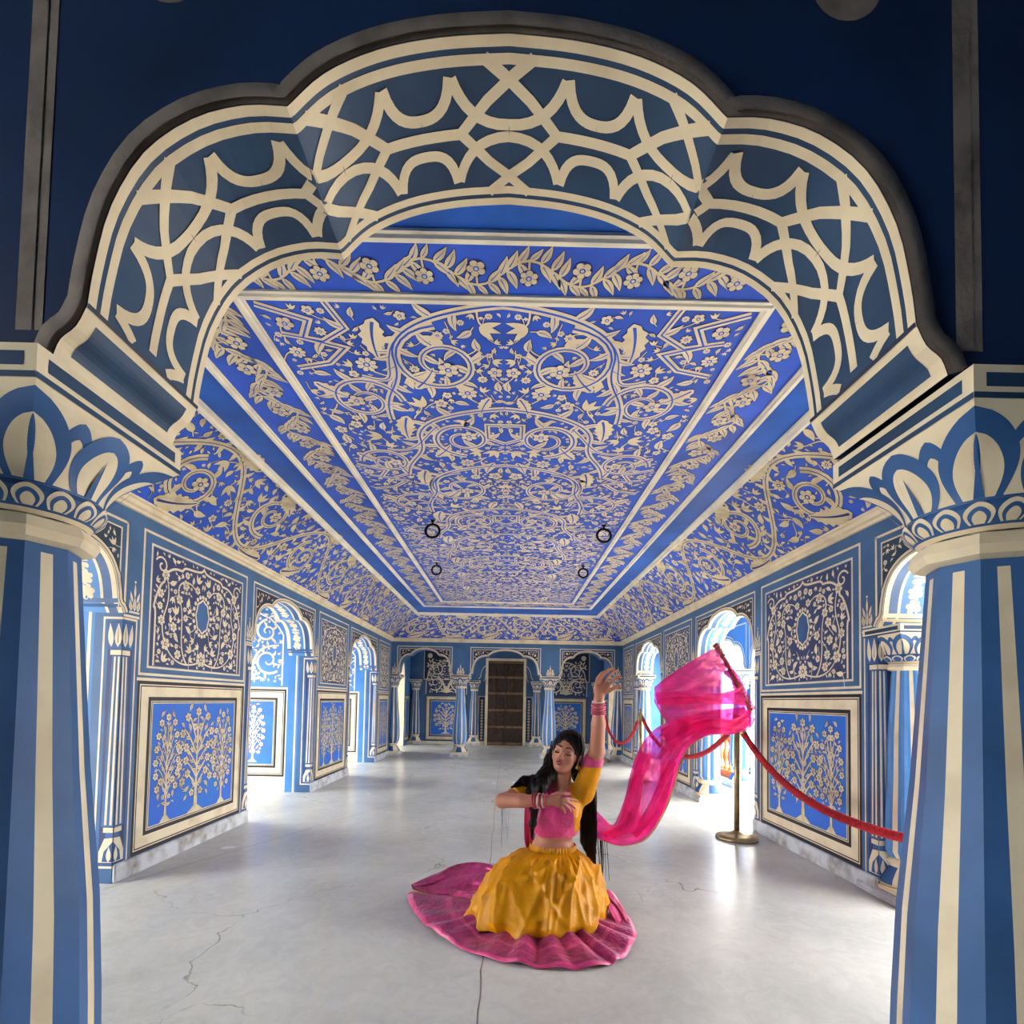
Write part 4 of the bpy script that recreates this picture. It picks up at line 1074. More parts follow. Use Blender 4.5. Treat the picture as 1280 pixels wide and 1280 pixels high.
# ================================================================ THE DANCER
class SDF:
    def __init__(s, lo, hi, h):
        s.lo = np.array(lo, np.float32); s.h = h; s.n = np.ceil((np.array(hi)-lo)/h).astype(int)+1
        s.D = np.full(tuple(s.n), .06, np.float32)
    def region(s, a, b, pad):
        i0 = np.maximum(0, ((np.array(a)-pad-s.lo)/s.h).astype(int)); i1 = np.minimum(s.n, ((np.array(b)+pad-s.lo)/s.h).astype(int)+2)
        sl = tuple(slice(int(p), int(q)) for p, q in zip(i0, i1))
        ax = [s.lo[k]+s.h*np.arange(i0[k], i1[k], dtype=np.float32) for k in range(3)]
        return sl, np.stack(np.meshgrid(*ax, indexing='ij'), -1)
    def comb(s, sl, d, k, op):
        D = s.D[sl]
        if D.size == 0: return
        if op == 'add':
            hh = np.clip(.5+.5*(D-d)/k, 0, 1); s.D[sl] = D*(1-hh)+d*hh-k*hh*(1-hh)
        else:
            hh = np.clip(.5-.5*(D+d)/k, 0, 1); s.D[sl] = D*(1-hh)+(-d)*hh+k*hh*(1-hh)
    def cone(s, a, b, ra, rb, k=.015, op='add', flat=None):
        a = np.array(a, np.float32); b = np.array(b, np.float32); r = max(ra, rb)
        sl, X = s.region(np.minimum(a, b)-r, np.maximum(a, b)+r, k+.03)
        if X.size == 0: return
        ab = b-a; t = np.clip(((X-a)@ab)/max(1e-9, float(ab@ab)), 0, 1)
        v = X-(a+t[..., None]*ab)
        if flat is not None:        # squash along a direction
            f = np.array(flat[0], np.float32); v = v+(v@f)[..., None]*f*(flat[1]-1)
        d = np.linalg.norm(v, axis=-1)-(ra+(rb-ra)*t); s.comb(sl, d, k, op)
    def ell(s, c, R, k=.015, op='add', M=None):
        c = np.array(c, np.float32); R = np.array(R, np.float32); m = float(R.max())
        sl, X = s.region(c-m, c+m, k+.03)
        if X.size == 0: return
        v = X-c
        if M is not None: v = v@np.array(M, np.float32).T
        k0 = np.linalg.norm(v/R, axis=-1); k1 = np.linalg.norm(v/(R*R), axis=-1)+1e-9
        s.comb(sl, k0*(k0-1)/k1, k, op)
    def clip(s, n, p, keep=1):
        """keep the side where (x-p).n < 0"""
        ax = [s.lo[k]+s.h*np.arange(s.n[k], dtype=np.float32) for k in range(3)]
        n = np.array(n, np.float32); n /= np.linalg.norm(n); p = np.array(p, np.float32)
        d = (ax[0]-p[0])[:, None, None]*n[0]+(ax[1]-p[1])[None, :, None]*n[1]+(ax[2]-p[2])[None, None, :]*n[2]
        s.D = np.maximum(s.D, d)
    def mesh(s):
        D = s.D; S = D < 0; nx, ny, nz = D.shape
        c = np.zeros((nx-1, ny-1, nz-1), np.uint8)
        offs = [(i, j, k) for i in (0, 1) for j in (0, 1) for k in (0, 1)]
        for i, j, k in offs: c += S[i:nx-1+i, j:ny-1+j, k:nz-1+k]
        act = np.argwhere((c > 0) & (c < 8)); N = len(act)
        vals = np.stack([D[act[:, 0]+i, act[:, 1]+j, act[:, 2]+k] for i, j, k in offs], 1)
        P = np.zeros((N, 3)); W = np.zeros(N)
        for a in range(8):
            for b in range(a+1, 8):
                oa, ob = np.array(offs[a]), np.array(offs[b])
                if np.abs(oa-ob).sum() != 1: continue
                va, vb = vals[:, a], vals[:, b]; m = (va < 0) != (vb < 0)
                t = np.where(m, va/np.where(m, va-vb, 1), 0)
                P += np.where(m[:, None], oa+(ob-oa)*t[:, None], 0); W += m
        P = (act+P/W[:, None])*s.h+s.lo
        idx = np.full((nx-1, ny-1, nz-1), -1, np.int64); idx[act[:, 0], act[:, 1], act[:, 2]] = np.arange(N)
        Q = []
        for ax in range(3):
            o = [0, 0, 0]; o[ax] = 1
            A = S[:nx-o[0], :ny-o[1], :nz-o[2]]; B = S[o[0]:, o[1]:, o[2]:]
            E = np.argwhere(A != B); sg = A[E[:, 0], E[:, 1], E[:, 2]]
            u, v = [(1, 2), (2, 0), (0, 1)][ax]
            ok = (E[:, u] > 0) & (E[:, v] > 0) & (E[:, 0] < nx-1) & (E[:, 1] < ny-1) & (E[:, 2] < nz-1)
            E = E[ok]; sg = sg[ok]; du = np.zeros(3, int); du[u] = 1; dv = np.zeros(3, int); dv[v] = 1
            g = lambda X: idx[X[:, 0], X[:, 1], X[:, 2]]
            q = np.stack([g(E), g(E-du), g(E-du-dv), g(E-dv)], 1)
            q[~sg] = q[~sg][:, ::-1]; Q.append(q)
        Q = np.concatenate(Q); Q = Q[(Q >= 0).all(1)]
        return P, Q[:, ::-1]
def sdf_obj(name, s, mats, parent, mfun=None, it=2):
    P, Q = s.mesh()
    me = bpy.data.meshes.new(name)
    # light smoothing
    if it:
        nb = np.zeros_like(P); ct = np.zeros(len(P))
        for _ in range(it):
            nb[:] = 0; ct[:] = 0
            for a, b in ((0, 1), (1, 2), (2, 3), (3, 0)):
                np.add.at(nb, Q[:, a], P[Q[:, b]]); np.add.at(nb, Q[:, b], P[Q[:, a]]); np.add.at(ct, Q[:, a], 1); np.add.at(ct, Q[:, b], 1)
            P = P*.5+.5*nb/np.maximum(ct, 1)[:, None]
    me.from_pydata(P.tolist(), [], Q.tolist())
    for m in mats: me.materials.append(MATS[m] if isinstance(m, str) else m)
    if mfun is not None:
        C = P[Q].mean(1); me.polygons.foreach_set('material_index', mfun(C).astype(np.int32))
    smooth(me); me.update(); return link(bpy.data.objects.new(name, me), parent)

def fabric(name, rgb, rough=.55, sheen=.3, spec=.35, bump=None, var=.12, metal=0):
    m = paint(name, rgb, rough, var, 14, spec=spec, metal=metal); b = m.node_tree.nodes['Principled BSDF']
    b.inputs['Sheen Weight'].default_value = sheen
    if bump:
        N = m.node_tree.nodes; L = m.node_tree.links; tc = N.new('ShaderNodeTexCoord'); n = N.new('ShaderNodeTexNoise')
        n.inputs['Scale'].default_value = bump[0]; n.inputs['Detail'].default_value = 4; L.new(tc.outputs['Object'], n.inputs['Vector'])
        bp = N.new('ShaderNodeBump'); bp.inputs['Strength'].default_value = bump[1]; bp.inputs['Distance'].default_value = .02
        L.new(n.outputs['Fac'], bp.inputs['Height']); L.new(bp.outputs['Normal'], b.inputs['Normal'])
    return m
sk = paint('skin', (178, 118, 94), .48, .06, 10, spec=.35)
b = sk.node_tree.nodes['Principled BSDF']; b.inputs['Subsurface Weight'].default_value = .12; b.inputs['Subsurface Radius'].default_value = (.03, .012, .006); b.inputs['Subsurface Scale'].default_value = .3
paint('lips', (150, 62, 62), .4, .05); paint('lash', (34, 22, 20), .6, .05); paint('hair', (16, 10, 9), .45, .2, 40, spec=.12)
fabric('mustard', (204, 136, 0), .45, 0, .22, (16, .5)); fabric('pink_silk', (208, 56, 118), .34, .2, .5, (26, .5))
fabric('pink_brocade', (184, 50, 112), .30, .1, .6, (40, .5), .3, .4); fabric('gold_thread', (214, 168, 110), .35, 0, .6, None, .2, .5)
paint('bangle_red', (176, 42, 66), .3, .1, spec=.6); paint('bangle_cream', (226, 190, 176), .3, .1); paint('gold', (226, 180, 90), .3, .1, metal=.8); paint('fringe', (150, 58, 66), .8, .3, 60, (96, 44, 40))
def voile():
    m = bpy.data.materials.new('pink_voile'); m.use_nodes = True; nt = m.node_tree; N = nt.nodes; L = nt.links
    b = N['Principled BSDF']; b.inputs['Base Color'].default_value = (*lin((250, 30, 142)), 1); b.inputs['Roughness'].default_value = .7
    b.inputs['Sheen Weight'].default_value = .3
    tl = N.new('ShaderNodeBsdfTranslucent'); tl.inputs[0].default_value = (*lin((255, 50, 165)), 1)
    tp = N.new('ShaderNodeBsdfTransparent'); tp.inputs[0].default_value = (*lin((255, 140, 200)), 1)
    a = N.new('ShaderNodeMixShader'); a.inputs[0].default_value = .45; L.new(b.outputs[0], a.inputs[1]); L.new(tl.outputs[0], a.inputs[2])
    tc = N.new('ShaderNodeTexCoord'); n = N.new('ShaderNodeTexNoise'); n.inputs['Scale'].default_value = 7; n.inputs['Detail'].default_value = 3; n.inputs['Distortion'].default_value = .8
    L.new(tc.outputs['Object'], n.inputs['Vector']); r = N.new('ShaderNodeMapRange'); r.inputs['From Min'].default_value = .35; r.inputs['From Max'].default_value = .65
    r.inputs['To Min'].default_value = .48; r.inputs['To Max'].default_value = .86; L.new(n.outputs['Fac'], r.inputs['Value'])
    c = N.new('ShaderNodeMixShader'); L.new(r.outputs[0], c.inputs[0]); L.new(tp.outputs[0], c.inputs[1]); L.new(a.outputs[0], c.inputs[2])
    L.new(c.outputs[0], N['Material Output'].inputs['Surface']); MATS['pink_voile'] = m
voile()

lady = empty('person', (.25, 2.75, 0), 'kneeling dancer in pink and mustard dress with one arm raised, long black hair', 'person')
LO = Vector(lady.location)
def A(px, py, Y): return np.array(at(px, py, Y)-LO)
# head frame
hf = Vector((-.36, -.91, .13)).normalized(); hu = Vector((.26, .10, .95)); hr = hf.cross(hu).normalized()*-1
hr = hu.cross(hf).normalized()*-1; hu = hr.cross(hf); hu = hu if hu.z > 0 else -hu
if hr.x < 0: hr = -hr
HC = A(708, 942, 2.70)
HM = np.array([list(hr), list(hu), list(hf)])
def Hd(x, y, z): return HC+HM[0]*x+HM[1]*y+HM[2]*z
Rs = dict(sh_l=A(729, 990, 2.74), el_l=A(746, 938, 2.66), wr_l=A(748, 877, 2.60), sh_r=A(667, 986, 2.78), el_r=A(628, 1001, 2.60), wr_r=A(683, 1001, 2.49))
def torso(s, o=0.0, k=.03):
    s.ell(A(690, 1085, 2.80), (.155+o, .12+o, .10+o), k)
    s.ell(A(691, 1060, 2.76), (.118+o, .085+o, .085+o), k)
    s.ell(A(695, 1030, 2.75), (.122+o, .090+o, .10+o), k)
    s.ell(A(698, 1005, 2.75), (.128+o, .088+o, .085+o), k)
    s.ell(A(682, 1018, 2.70), (.056+o, .050+o, .056+o), .04); s.ell(A(711, 1017, 2.70), (.056+o, .050+o, .056+o), .04)
    s.cone(A(670, 989, 2.77), A(727, 992, 2.75), .050+o, .052+o, k)
def uparm_l(s, o=0): s.cone(Rs['sh_l'], Rs['el_l'], .054+o, .041+o, .02)
def uparm_r(s, o=0): s.cone(Rs['sh_r'], Rs['el_r'], .048+o, .037+o, .02)
lo = np.minimum(A(612, 1110, 2.42), A(612, 830, 2.42)); hi = np.maximum(A(785, 830, 2.95), A(790, 1110, 2.95))
lo = np.array([lo[0], -.36, .20]); hi = np.array([hi[0], .20, hi[2]])
B = SDF(lo, hi, .0032)
torso(B); uparm_l(B); uparm_r(B)
B.cone(A(702, 984, 2.745), Hd(0, -.06, -.02), .046, .043, .02)
B.cone(Rs['el_l'], A(748, 905, 2.62), .040, .036, .012); B.cone(A(748, 905, 2.62), Rs['wr_l'], .036, .0245, .012)
B.cone(Rs['el_r'], A(652, 1001, 2.54), .037, .034, .012); B.cone(A(652, 1001, 2.54), Rs['wr_r'], .034, .0235, .012)
# head
for a in (((0, .032, -.018), (.073, .086, .090)), ((0, -.012, .018), (.060, .088, .064)), ((0, -.068, .030), (.040, .034, .040))):
    B.ell(Hd(*a[0]), a[1], .018, 'add', HM)
for sg in (-1, 1):
    B.ell(Hd(sg*.033, -.026, .050), (.024, .024, .022), .014, 'add', HM)
    B.cone(Hd(sg*.042, .027, .058), Hd(sg*.014, .026, .073), .008, .008, .008)
    B.ell(Hd(sg*.031, .008, .084), (.015, .011, .012), .008, 'sub', HM)
    B.ell(Hd(sg*.0305, .006, .0625), (.0155, .0125, .0135), .003, 'add', HM)
    B.ell(Hd(sg*.0095, -.026, .086), (.0075, .006, .0075), .004, 'add', HM)
    B.ell(Hd(sg*.071, -.005, -.008), (.009, .030, .018), .006, 'add', HM)
B.cone(Hd(0, .022, .074), Hd(0, -.021, .095), .007, .0095, .006)
B.ell(Hd(0, -.080, .056), (.020, .016, .018), .014, 'add', HM)
B.ell(Hd(0, -.048, .076), (.020, .005, .009), .004, 'add', HM); B.ell(Hd(0, -.0585, .075), (.016, .0058, .009), .004, 'add', HM)
# hands: palm and five fingers each
def finger(s, P, r0, r1):
    for i in range(len(P)-1):
        a, b = P[i], P[i+1]; n = len(P)-1
        s.cone(a, b, r0+(r1-r0)*i/n, r0+(r1-r0)*(i+1)/n, .004)
W = Rs['wr_l']; Y0 = 2.59
B.cone(W, A(750, 866, Y0), .024, .030, .010, flat=((0, 1, 0), 1.35)); B.cone(A(748, 861, Y0), A(757, 858, Y0), .025, .025, .010, flat=((0, 1, 0), 1.6))
for P in ([(745, 857, Y0), (747, 848, Y0-.015), (752, 841.5, Y0-.03), (757, 839.5, Y0-.03)],
          [(749, 855, Y0), (753, 845, Y0-.02), (759, 838, Y0-.035), (764, 835.5, Y0-.035)],
          [(754, 855, Y0), (760, 846, Y0-.02), (766, 839.5, Y0-.03), (771, 838, Y0-.03)],
          [(759, 858, Y0), (766, 851, Y0-.015), (772, 846.5, Y0-.02), (776, 846, Y0-.02)]):
    finger(B, [A(*q) for q in P], .0095, .0068)
finger(B, [A(752, 868, Y0), A(762, 863, Y0-.02), A(769, 859, Y0-.025), A(775, 857.5, Y0-.025)], .0125, .0072)
W = Rs['wr_r']; Y0 = 2.49
B.cone(W, A(694, 1000, Y0), .0235, .027, .010, flat=((0, 1, 0), 1.4)); B.cone(A(696, 998, Y0), A(697, 1003, Y0), .023, .023, .01, flat=((0, 1, 0), 1.6))
for P in ([(700, 997.5, Y0), (708, 998, Y0-.012), (715, 999.5, Y0), (721, 1001, Y0+.01)],
          [(701, 1000.5, Y0), (709, 1002, Y0-.015), (715, 1005.5, Y0-.005), (719, 1010, Y0)],
          [(700, 1003.5, Y0), (706, 1006, Y0-.015), (711, 1010, Y0-.008), (713, 1014, Y0)],
          [(698, 1006, Y0), (702, 1009, Y0-.012), (705, 1013, Y0-.006), (706, 1016, Y0)]):
    finger(B, [A(*q) for q in P], .0090, .0066)
finger(B, [A(690, 995.5, Y0), A(698, 992, Y0-.012), A(706, 991.5, Y0-.012), A(711, 992.5, Y0-.008)], .0115, .007)
body = sdf_obj('body', B, ['skin'], lady); del B
# facial features
def arc(P, r, mat, name, n=8): return tube(name, [Hd(*p) for p in P], r, mat, lady, 8)
for sg in (-1, 1):
    arc([(sg*.016, .001, .0765), (sg*.023, -.0035, .0785), (sg*.031, -.0055, .0785), (sg*.040, -.003, .0745), (sg*.048, .003, .066)], [.0012, .0026, .003, .0028, .0012], 'lash', 'eyelash')
    arc([(sg*.011, .027, .0825), (sg*.022, .033, .0808), (sg*.034, .0345, .074), (sg*.048, .028, .061)], [.0024, .0036, .003, .0012], 'lash', 'eyebrow')
sl = SDF(Hd(0, -.055, .08)-.04, Hd(0, -.055, .08)+.04, .0014)
for sg in (-1, 1): sl.cone(Hd(sg*.021, -.052, .0755), Hd(sg*.005, -.0475, .0845), .002, .0042, .003)
sl.cone(Hd(-.005, -.0475, .0845), Hd(.005, -.0475, .0845), .0042, .0042, .003)
for sg in (-1, 1): sl.cone(Hd(sg*.018, -.0565, .076), Hd(sg*.004, -.0600, .0825), .002, .0052, .003)
sdf_obj('lips', sl, ['lips'], lady, None, 1)
# hair
HS = SDF(np.array([-.48, -.40, .02]), np.array([.30, .28, 1.02]), .0045)
HS.ell(Hd(0, .038, -.022), (.085, .094, .098), .01, 'add', HM)
HS.ell(Hd(0, -.03, -.055), (.078, .09, .060), .03, 'add', HM)
HS.ell(Hd(.012, -.050, .085), (.060, .098, .052), .012, 'sub', HM); HS.ell(Hd(0, .02, .10), (.050, .060, .05), .01, 'sub', HM)
def lock(P, R, k=.02, fl=None):
    for (a, b, ra, rb) in zip(P, P[1:], R, R[1:]): HS.cone(A(*a), A(*b), ra, rb, k, 'add', fl)
lock([(703, 930, 2.78), (691, 950, 2.76), (683, 970, 2.71), (672, 980, 2.69), (664, 990, 2.66)], [.05, .042, .044, .042, .030])
lock([(683, 970, 2.71), (676, 985, 2.64), (668, 1008, 2.615), (666, 1030, 2.63), (665, 1048, 2.65)], [.034, .032, .022, .016, .006])
lock([(672, 976, 2.72), (655, 976, 2.70), (641, 984, 2.66)], [.036, .024, .010])
lock([(716, 940, 2.80), (726, 965, 2.86), (739, 1000, 2.87), (747, 1040, 2.87), (751, 1075, 2.87), (758, 1106, 2.85)], [.06, .055, .060, .066, .050, .012])
lock([(733, 1020, 2.87), (737, 1050, 2.87), (745, 1090, 2.85)], [.045, .05, .015])
# strand grooves
ax = [HS.lo[k]+HS.h*np.arange(HS.n[k]) for k in range(3)]
G = np.sin(ax[0]*330+2*np.sin(ax[0]*60))[:, None, None]*1.0+np.sin(ax[1]*240)[None, :, None]*.7+np.sin((ax[0][:, None, None]*150+ax[2][None, None, :]*20))*.8
HS.D += (G*.0016).astype(np.float32)
sdf_obj('hair', HS, ['hair'], lady, None, 1); del HS
rnd = random.Random(12)
tubes = [([(690, 926, 2.64), (687, 940, 2.625), (687, 955, 2.63), (691, 968, 2.66)], .0035), ([(716, 928, 2.62), (721, 942, 2.61), (722, 955, 2.62), (725, 968, 2.65)], .003), ([(714, 926, 2.61), (718, 940, 2.60), (717, 952, 2.60), (720, 962, 2.62)], .0018)]
for k in range(9):
    x = 631+rnd.uniform(-3, 6); tubes.append(([(640+rnd.uniform(-4, 4), 985, 2.68), (x, 1003, 2.66), (x-1, 1022, 2.66), (x+rnd.uniform(-3, 3), 1035+rnd.uniform(0, 30), 2.67)], .0009))
for k in range(14):
    x = 748+rnd.uniform(-8, 10); tubes.append(([(x, 1040, 2.86), (x+2, 1070, 2.85), (x+rnd.uniform(0, 6), 1095+rnd.uniform(0, 18), 2.84)], .0022))
V = []; F = []
for P, r in tubes:
    Q = [A(*p) for p in P]; C = []
    for i in range(len(Q)-1):
        p0, p1, p2, p3 = Q[max(0, i-1)], Q[i], Q[i+1], Q[min(len(Q)-1, i+2)]
        for t in (0, .25, .5, .75): C.append(.5*((2*p1)+(-p0+p2)*t+(2*p0-5*p1+4*p2-p3)*t*t+(-p0+3*p1-3*p2+p3)*t**3))
    C.append(Q[-1]); b = len(V)
    for i, c in enumerate(C):
        rr = r*(1-.7*i/len(C))
        for j in range(5): V.append((c[0]+rr*math.cos(j*1.2566), c[1]+rr*math.sin(j*1.2566), c[2]))
    for i in range(len(C)-1):
        for j in range(5): F.append((b+i*5+j, b+i*5+(j+1) % 5, b+(i+1)*5+(j+1) % 5, b+(i+1)*5+j))
o = mesh_obj('loose_hair', V, F, ['hair'], None, lady, True); o['kind'] = 'stuff'
# blouse
S = SDF(np.array([-.30, -.30, .25]), np.array([.35, .22, .85]), .0036)
torso(S, .007)
S.cone(Rs['sh_l'], Rs['sh_l']*.6+Rs['el_l']*.4, .061, .056, .02); S.cone(Rs['sh_r'], Rs['sh_r']*.65+Rs['el_r']*.35, .055, .05, .02)
hem = A(692, 1049, 2.66); S.clip((.03, 0, -1), hem)
S.ell(A(700, 977, 2.66), (.078, .10, .062), .004, 'sub')
xs_ = A(715, 1020, 2.66)[0]
def bm_(C):
    line = xs_+(C[:, 2]-.62)*-.12
    y = (C[:, 0] > line) & (C[:, 2] > hem[2]+.03)
    return np.where(C[:, 2] < hem[2]+.03, 0, np.where(y, 1, np.where((C[:, 2] > A(0, 990, 2.7)[2]) & (C[:, 0] < A(672, 990, 2.7)[0]), 1, 0)))
sdf_obj('blouse', S, ['pink_silk', 'mustard'], lady, bm_)
S = SDF(np.array([.0, -.30, .45]), np.array([.40, .20, 1.0]), .0036); uparm_l(S, .0085); d = Rs['el_l']-Rs['sh_l']; cut = Rs['sh_l']+d*.86; S.clip(d, cut)
cz = float(cut[2]); sdf_obj('sleeve', S, ['mustard', 'pink_silk'], lady, lambda C: (C[:, 2] > cz-.055).astype(int))
S = SDF(np.array([-.50, -.35, .45]), np.array([.0, .22, .85]), .0036); uparm_r(S, .0075); d = Rs['el_r']-Rs['sh_r']; cut = Rs['sh_r']+d*.66; S.clip(d, cut)
sdf_obj('sleeve', S, ['mustard'], lady)
# bangles and earring
def torus(name, c, axis, R, r, mat, ph=0):
    ax_ = Vector(axis).normalized(); u = ax_.orthogonal().normalized(); v = ax_.cross(u)
    return tube(name, [Vector(c)+(u*math.cos(a)+v*math.sin(a))*R for a in [2*PI*i/28 for i in range(28)]], r, mat, lady, 8, True)
d = Rs['wr_l']-A(748, 905, 2.62)
for k, (m, R) in enumerate((('bangle_cream', .031), ('bangle_red', .033), ('pink_silk', .034), ('bangle_red', .035), ('bangle_red', .036), ('pink_silk', .037))):
    torus('bangle', Rs['wr_l']-d/np.linalg.norm(d)*(.0+.0125*k), tuple(d+np.array([.003*(k % 3-1), .004*(k % 2), 0])), R, .0045 if k else .0035, m)
d = Rs['wr_r']-A(652, 1001, 2.54)
for k, (m, R) in enumerate((('bangle_red', .031), ('bangle_cream', .032), ('bangle_red', .033), ('bangle_cream', .034), ('bangle_red', .035), ('bangle_red', .036))):
    torus('bangle', Rs['wr_r']-d/np.linalg.norm(d)*(.002+.0125*k), tuple(d+np.array([0, .01*(k % 2), .012*(k % 3-1)])), R, .0045, m)
e = Hd(.074, -.042, -.004); t = lathe('earring', [(.002, .012), (.006, .006), (.004, 0), (.013, -.012), (.014, -.018), (.011, -.019), (.002, -.026)], 'gold', lady, 14, tuple(e))
# skirt
cx, cy = A(691, 1064, 2.76)[0], A(691, 1064, 2.76)[1]; zt_ = A(691, 1060, 2.76)[2]
fx, fy = (.225+.0)-LO.x, 2.70-LO.y
rs = np.random.RandomState(5); ph = rs.uniform(0, 6.28, 12)
FOLDS = [(rs.uniform(0, 2*PI), rs.uniform(.035, .12), rs.uniform(.014, .040), rs.uniform(-.55, .55), rs.uniform(0, .35)) for _ in range(26)]
FOLDS += [(3.35+.36*k+.08*math.sin(k*3), .05+.05*abs(math.sin(k*2.3)), .030+.014*math.sin(k*1.7), .50-.12*k, .05) for k in range(8)]
def adiff(a, b): return (a-b+PI) % (2*PI)-PI
def fold(th, t):
    g = .0040*math.sin(th*42+ph[0])*max(0, 1-t*1.6)
    for c, w_, am, dr, st in FOLDS:
        d = abs(adiff(th, c+dr*t)); 
        if d < .6 and t > st: g += am*math.exp(-d/(w_*(.6+.8*t)))*min(1, (t-st)*2.5)*(.55+.45*math.sin(3*t+c*5))
    return g-.018*t
V = []; F = []; nth, nt_ = 300, 60
for j in range(nt_+1):
    t = j/nt_
    for i in range(nth):
        th = 2*PI*i/nth; c, s_ = math.cos(th), math.sin(th)
        if t < .06: r = (.122+.004*(t/.06)+.0025*math.sin(th*46)); x, y, z = cx+r*c, cy+r*.78*s_, zt_-.018*(t/.06)+.024
        else:
            u = (t-.06)/.94; rr = u**.84
            Rx = .355+.05*math.exp(-((th-3.6)/.7)**2)+.02*math.sin(th*2+1); Ry = .33
            q = fold(th, u)*(1 if u < .86 else 1-(u-.86)*3)
            x = cx+.12*c+(fx-cx+(Rx-.12)*c)*rr+q*c; y = cy+.095*s_+(fy-cy+(Ry-.095)*s_)*rr+q*s_
            z = (zt_-.006)*(1-u**1.5)+.035*math.sin(PI*u)*(math.exp(-((th-3.9)/.6)**2)+.5*math.exp(-((th-5.6)/.5)**2))
            z += q*.55*math.sin(PI*min(1, u*1.1))
            dg = (1-abs(math.sin(th*3.1+u*5.5+ph[7])))**3*math.sin(PI*u); x += dg*.016*c; y += dg*.016*s_; z += dg*.014
            dg = (1-abs(math.sin(th*5.3-u*8+ph[8])))**3*math.sin(PI*u)*(.4+.6*math.sin(th*1.7)**2); x += dg*.012*c; y += dg*.012*s_; z += dg*.010
            z += .010*math.sin(PI*u)*(1-abs(math.sin(th*2.5+u*7+ph[5])))**2+.008*u*(1-abs(math.sin(th*4+u*4+ph[6])))**3
            if u > .86: x -= (u-.86)*.5*c*(.5+.5*math.sin(th*11)); y -= (u-.86)*.5*s_*(.5+.5*math.sin(th*11))
            z = max(z, .020+.012*math.sin(th*13)+.01*math.sin(th*7))
        V.append((x, y, z))
for j in range(nt_):
    for i in range(nth): F.append((j*nth+i, j*nth+(i+1) % nth, (j+1)*nth+(i+1) % nth, (j+1)*nth+i))
skirt = mesh_obj('skirt', V, F, ['mustard'], None, lady, True)
# pink hem band spread on the floor
hem_w = [(-.515, 2.99), (-.44, 2.76), (-.35, 2.59), (-.24, 2.45), (-.11, 2.335), (.03, 2.255), (.18, 2.205), (.34, 2.19), (.47, 2.215), (.56, 2.27), (.64, 2.38), (.70, 2.52), (.71, 2.68), (.66, 2.86), (.56, 3.0), (.38, 3.10), (.15, 3.10), (-.05, 3.05), (-.25, 3.06), (-.40, 3.08)]
hp = [Vector((x-LO.x, y-LO.y)) for x, y in hem_w]; n = len(hp); loop = []
for i in range(n):
    p0, p1, p2, p3 = hp[i-1], hp[i], hp[(i+1) % n], hp[(i+2) % n]
    for k in range(14):
        t = k/14; loop.append(.5*((2*p1)+(-p0+p2)*t+(2*p0-5*p1+4*p2-p3)*t*t+(-p0+3*p1-3*p2+p3)*t**3))
CREASE = [(k*.35+rs.uniform(-.12, .12), rs.uniform(.10, .24), rs.uniform(.016, .055)) for k in range(18)]
V = []; F = []; M = []; N_ = len(loop); nr = 12
for j in range(nr+1):
    u = j/nr
    for i, p in enumerate(loop):
        d = p-Vector((fx, fy)); th = math.atan2(d.y, d.x); L = d.length
        inner = Vector((fx+.30*math.cos(th), fy+.27*math.sin(th)))
        q = inner.lerp(p, u); a = i*2*PI/N_
        w_ = 0
        for c_, wd_, am in CREASE:
            dd = abs(adiff(a, c_))
            if dd < wd_: w_ = max(w_, am*.72*(.5+.5*math.cos(PI*dd/wd_))**.8)
        z = .010+w_*(1.0-.45*u)+.025*(1-u)**1.5+.004*math.sin(a*9)
        if u > .97: z = .004+w_*.45
        V.append((q.x, q.y, z))
for j in range(nr):
    for i in range(N_): F.append((j*N_+i, j*N_+(i+1) % N_, (j+1)*N_+(i+1) % N_, (j+1)*N_+i)); M.append(1 if j == nr-1 or (j == 5) else 0)
sb = mesh_obj('skirt_border', V, F, ['pink_brocade', 'pink_silk'], M, skirt, True); sb['label'] = 'pink brocade hem band'
md = sb.modifiers.new('thick', 'SOLIDIFY'); md.thickness = .003; md.offset = -1
def cat3(Q, m):
    out = []
    for i in range(len(Q)-1):
        p0, p1, p2, p3 = Q[max(0, i-1)], Q[i], Q[i+1], Q[min(len(Q)-1, i+2)]
        for k in range(m): t = k/m; out.append(.5*((2*p1)+(-p0+p2)*t+(2*p0-5*p1+4*p2-p3)*t*t+(-p0+3*p1-3*p2+p3)*t**3))
    return out+[Q[-1]]
def cloth(name, secs, mat, parent, nv=18, m=8, amp=.02, fr=3, seed=0, fold_y=1.0, edge=None, thick=.0):
    """sheet through cross-sections (pxA, pyA, YA, pxB, pyB, YB) with rippling folds"""
    rs = np.random.RandomState(seed); p_ = rs.uniform(0, 6.28, 6)
    E1 = cat3([A(a, b, c) for a, b, c, d, e, f in secs], m); E2 = cat3([A(d, e, f) for a, b, c, d, e, f in secs], m)
    V = []; F = []; k = len(E1)
    for i in range(k):
        for j in range(nv+1):
            t = j/nv; q = E1[i]*(1-t)+E2[i]*t; s = i/(k-1)
            w_ = amp*min(1, .25+3*s)*(math.sin(2*PI*fr*t+p_[0]+2.2*math.sin(s*5+p_[1]))+.5*math.sin(2*PI*fr*2.1*t+p_[2]+s*7))
            V.append((q[0]+w_*.12, q[1]+w_*fold_y, q[2]+w_*.18))
    for i in range(k-1):
        for j in range(nv): F.append((i*(nv+1)+j, i*(nv+1)+j+1, (i+1)*(nv+1)+j+1, (i+1)*(nv+1)+j))
    M = None; mats = [mat]
    if edge: mats.append(edge); M = [1 if (q % nv) in (nv-1,) else 0 for q in range(len(F))]
    o = mesh_obj(name, V, F, mats, M, parent, True)
    if thick: md = o.modifiers.new('thick', 'SOLIDIFY'); md.thickness = thick
    return o
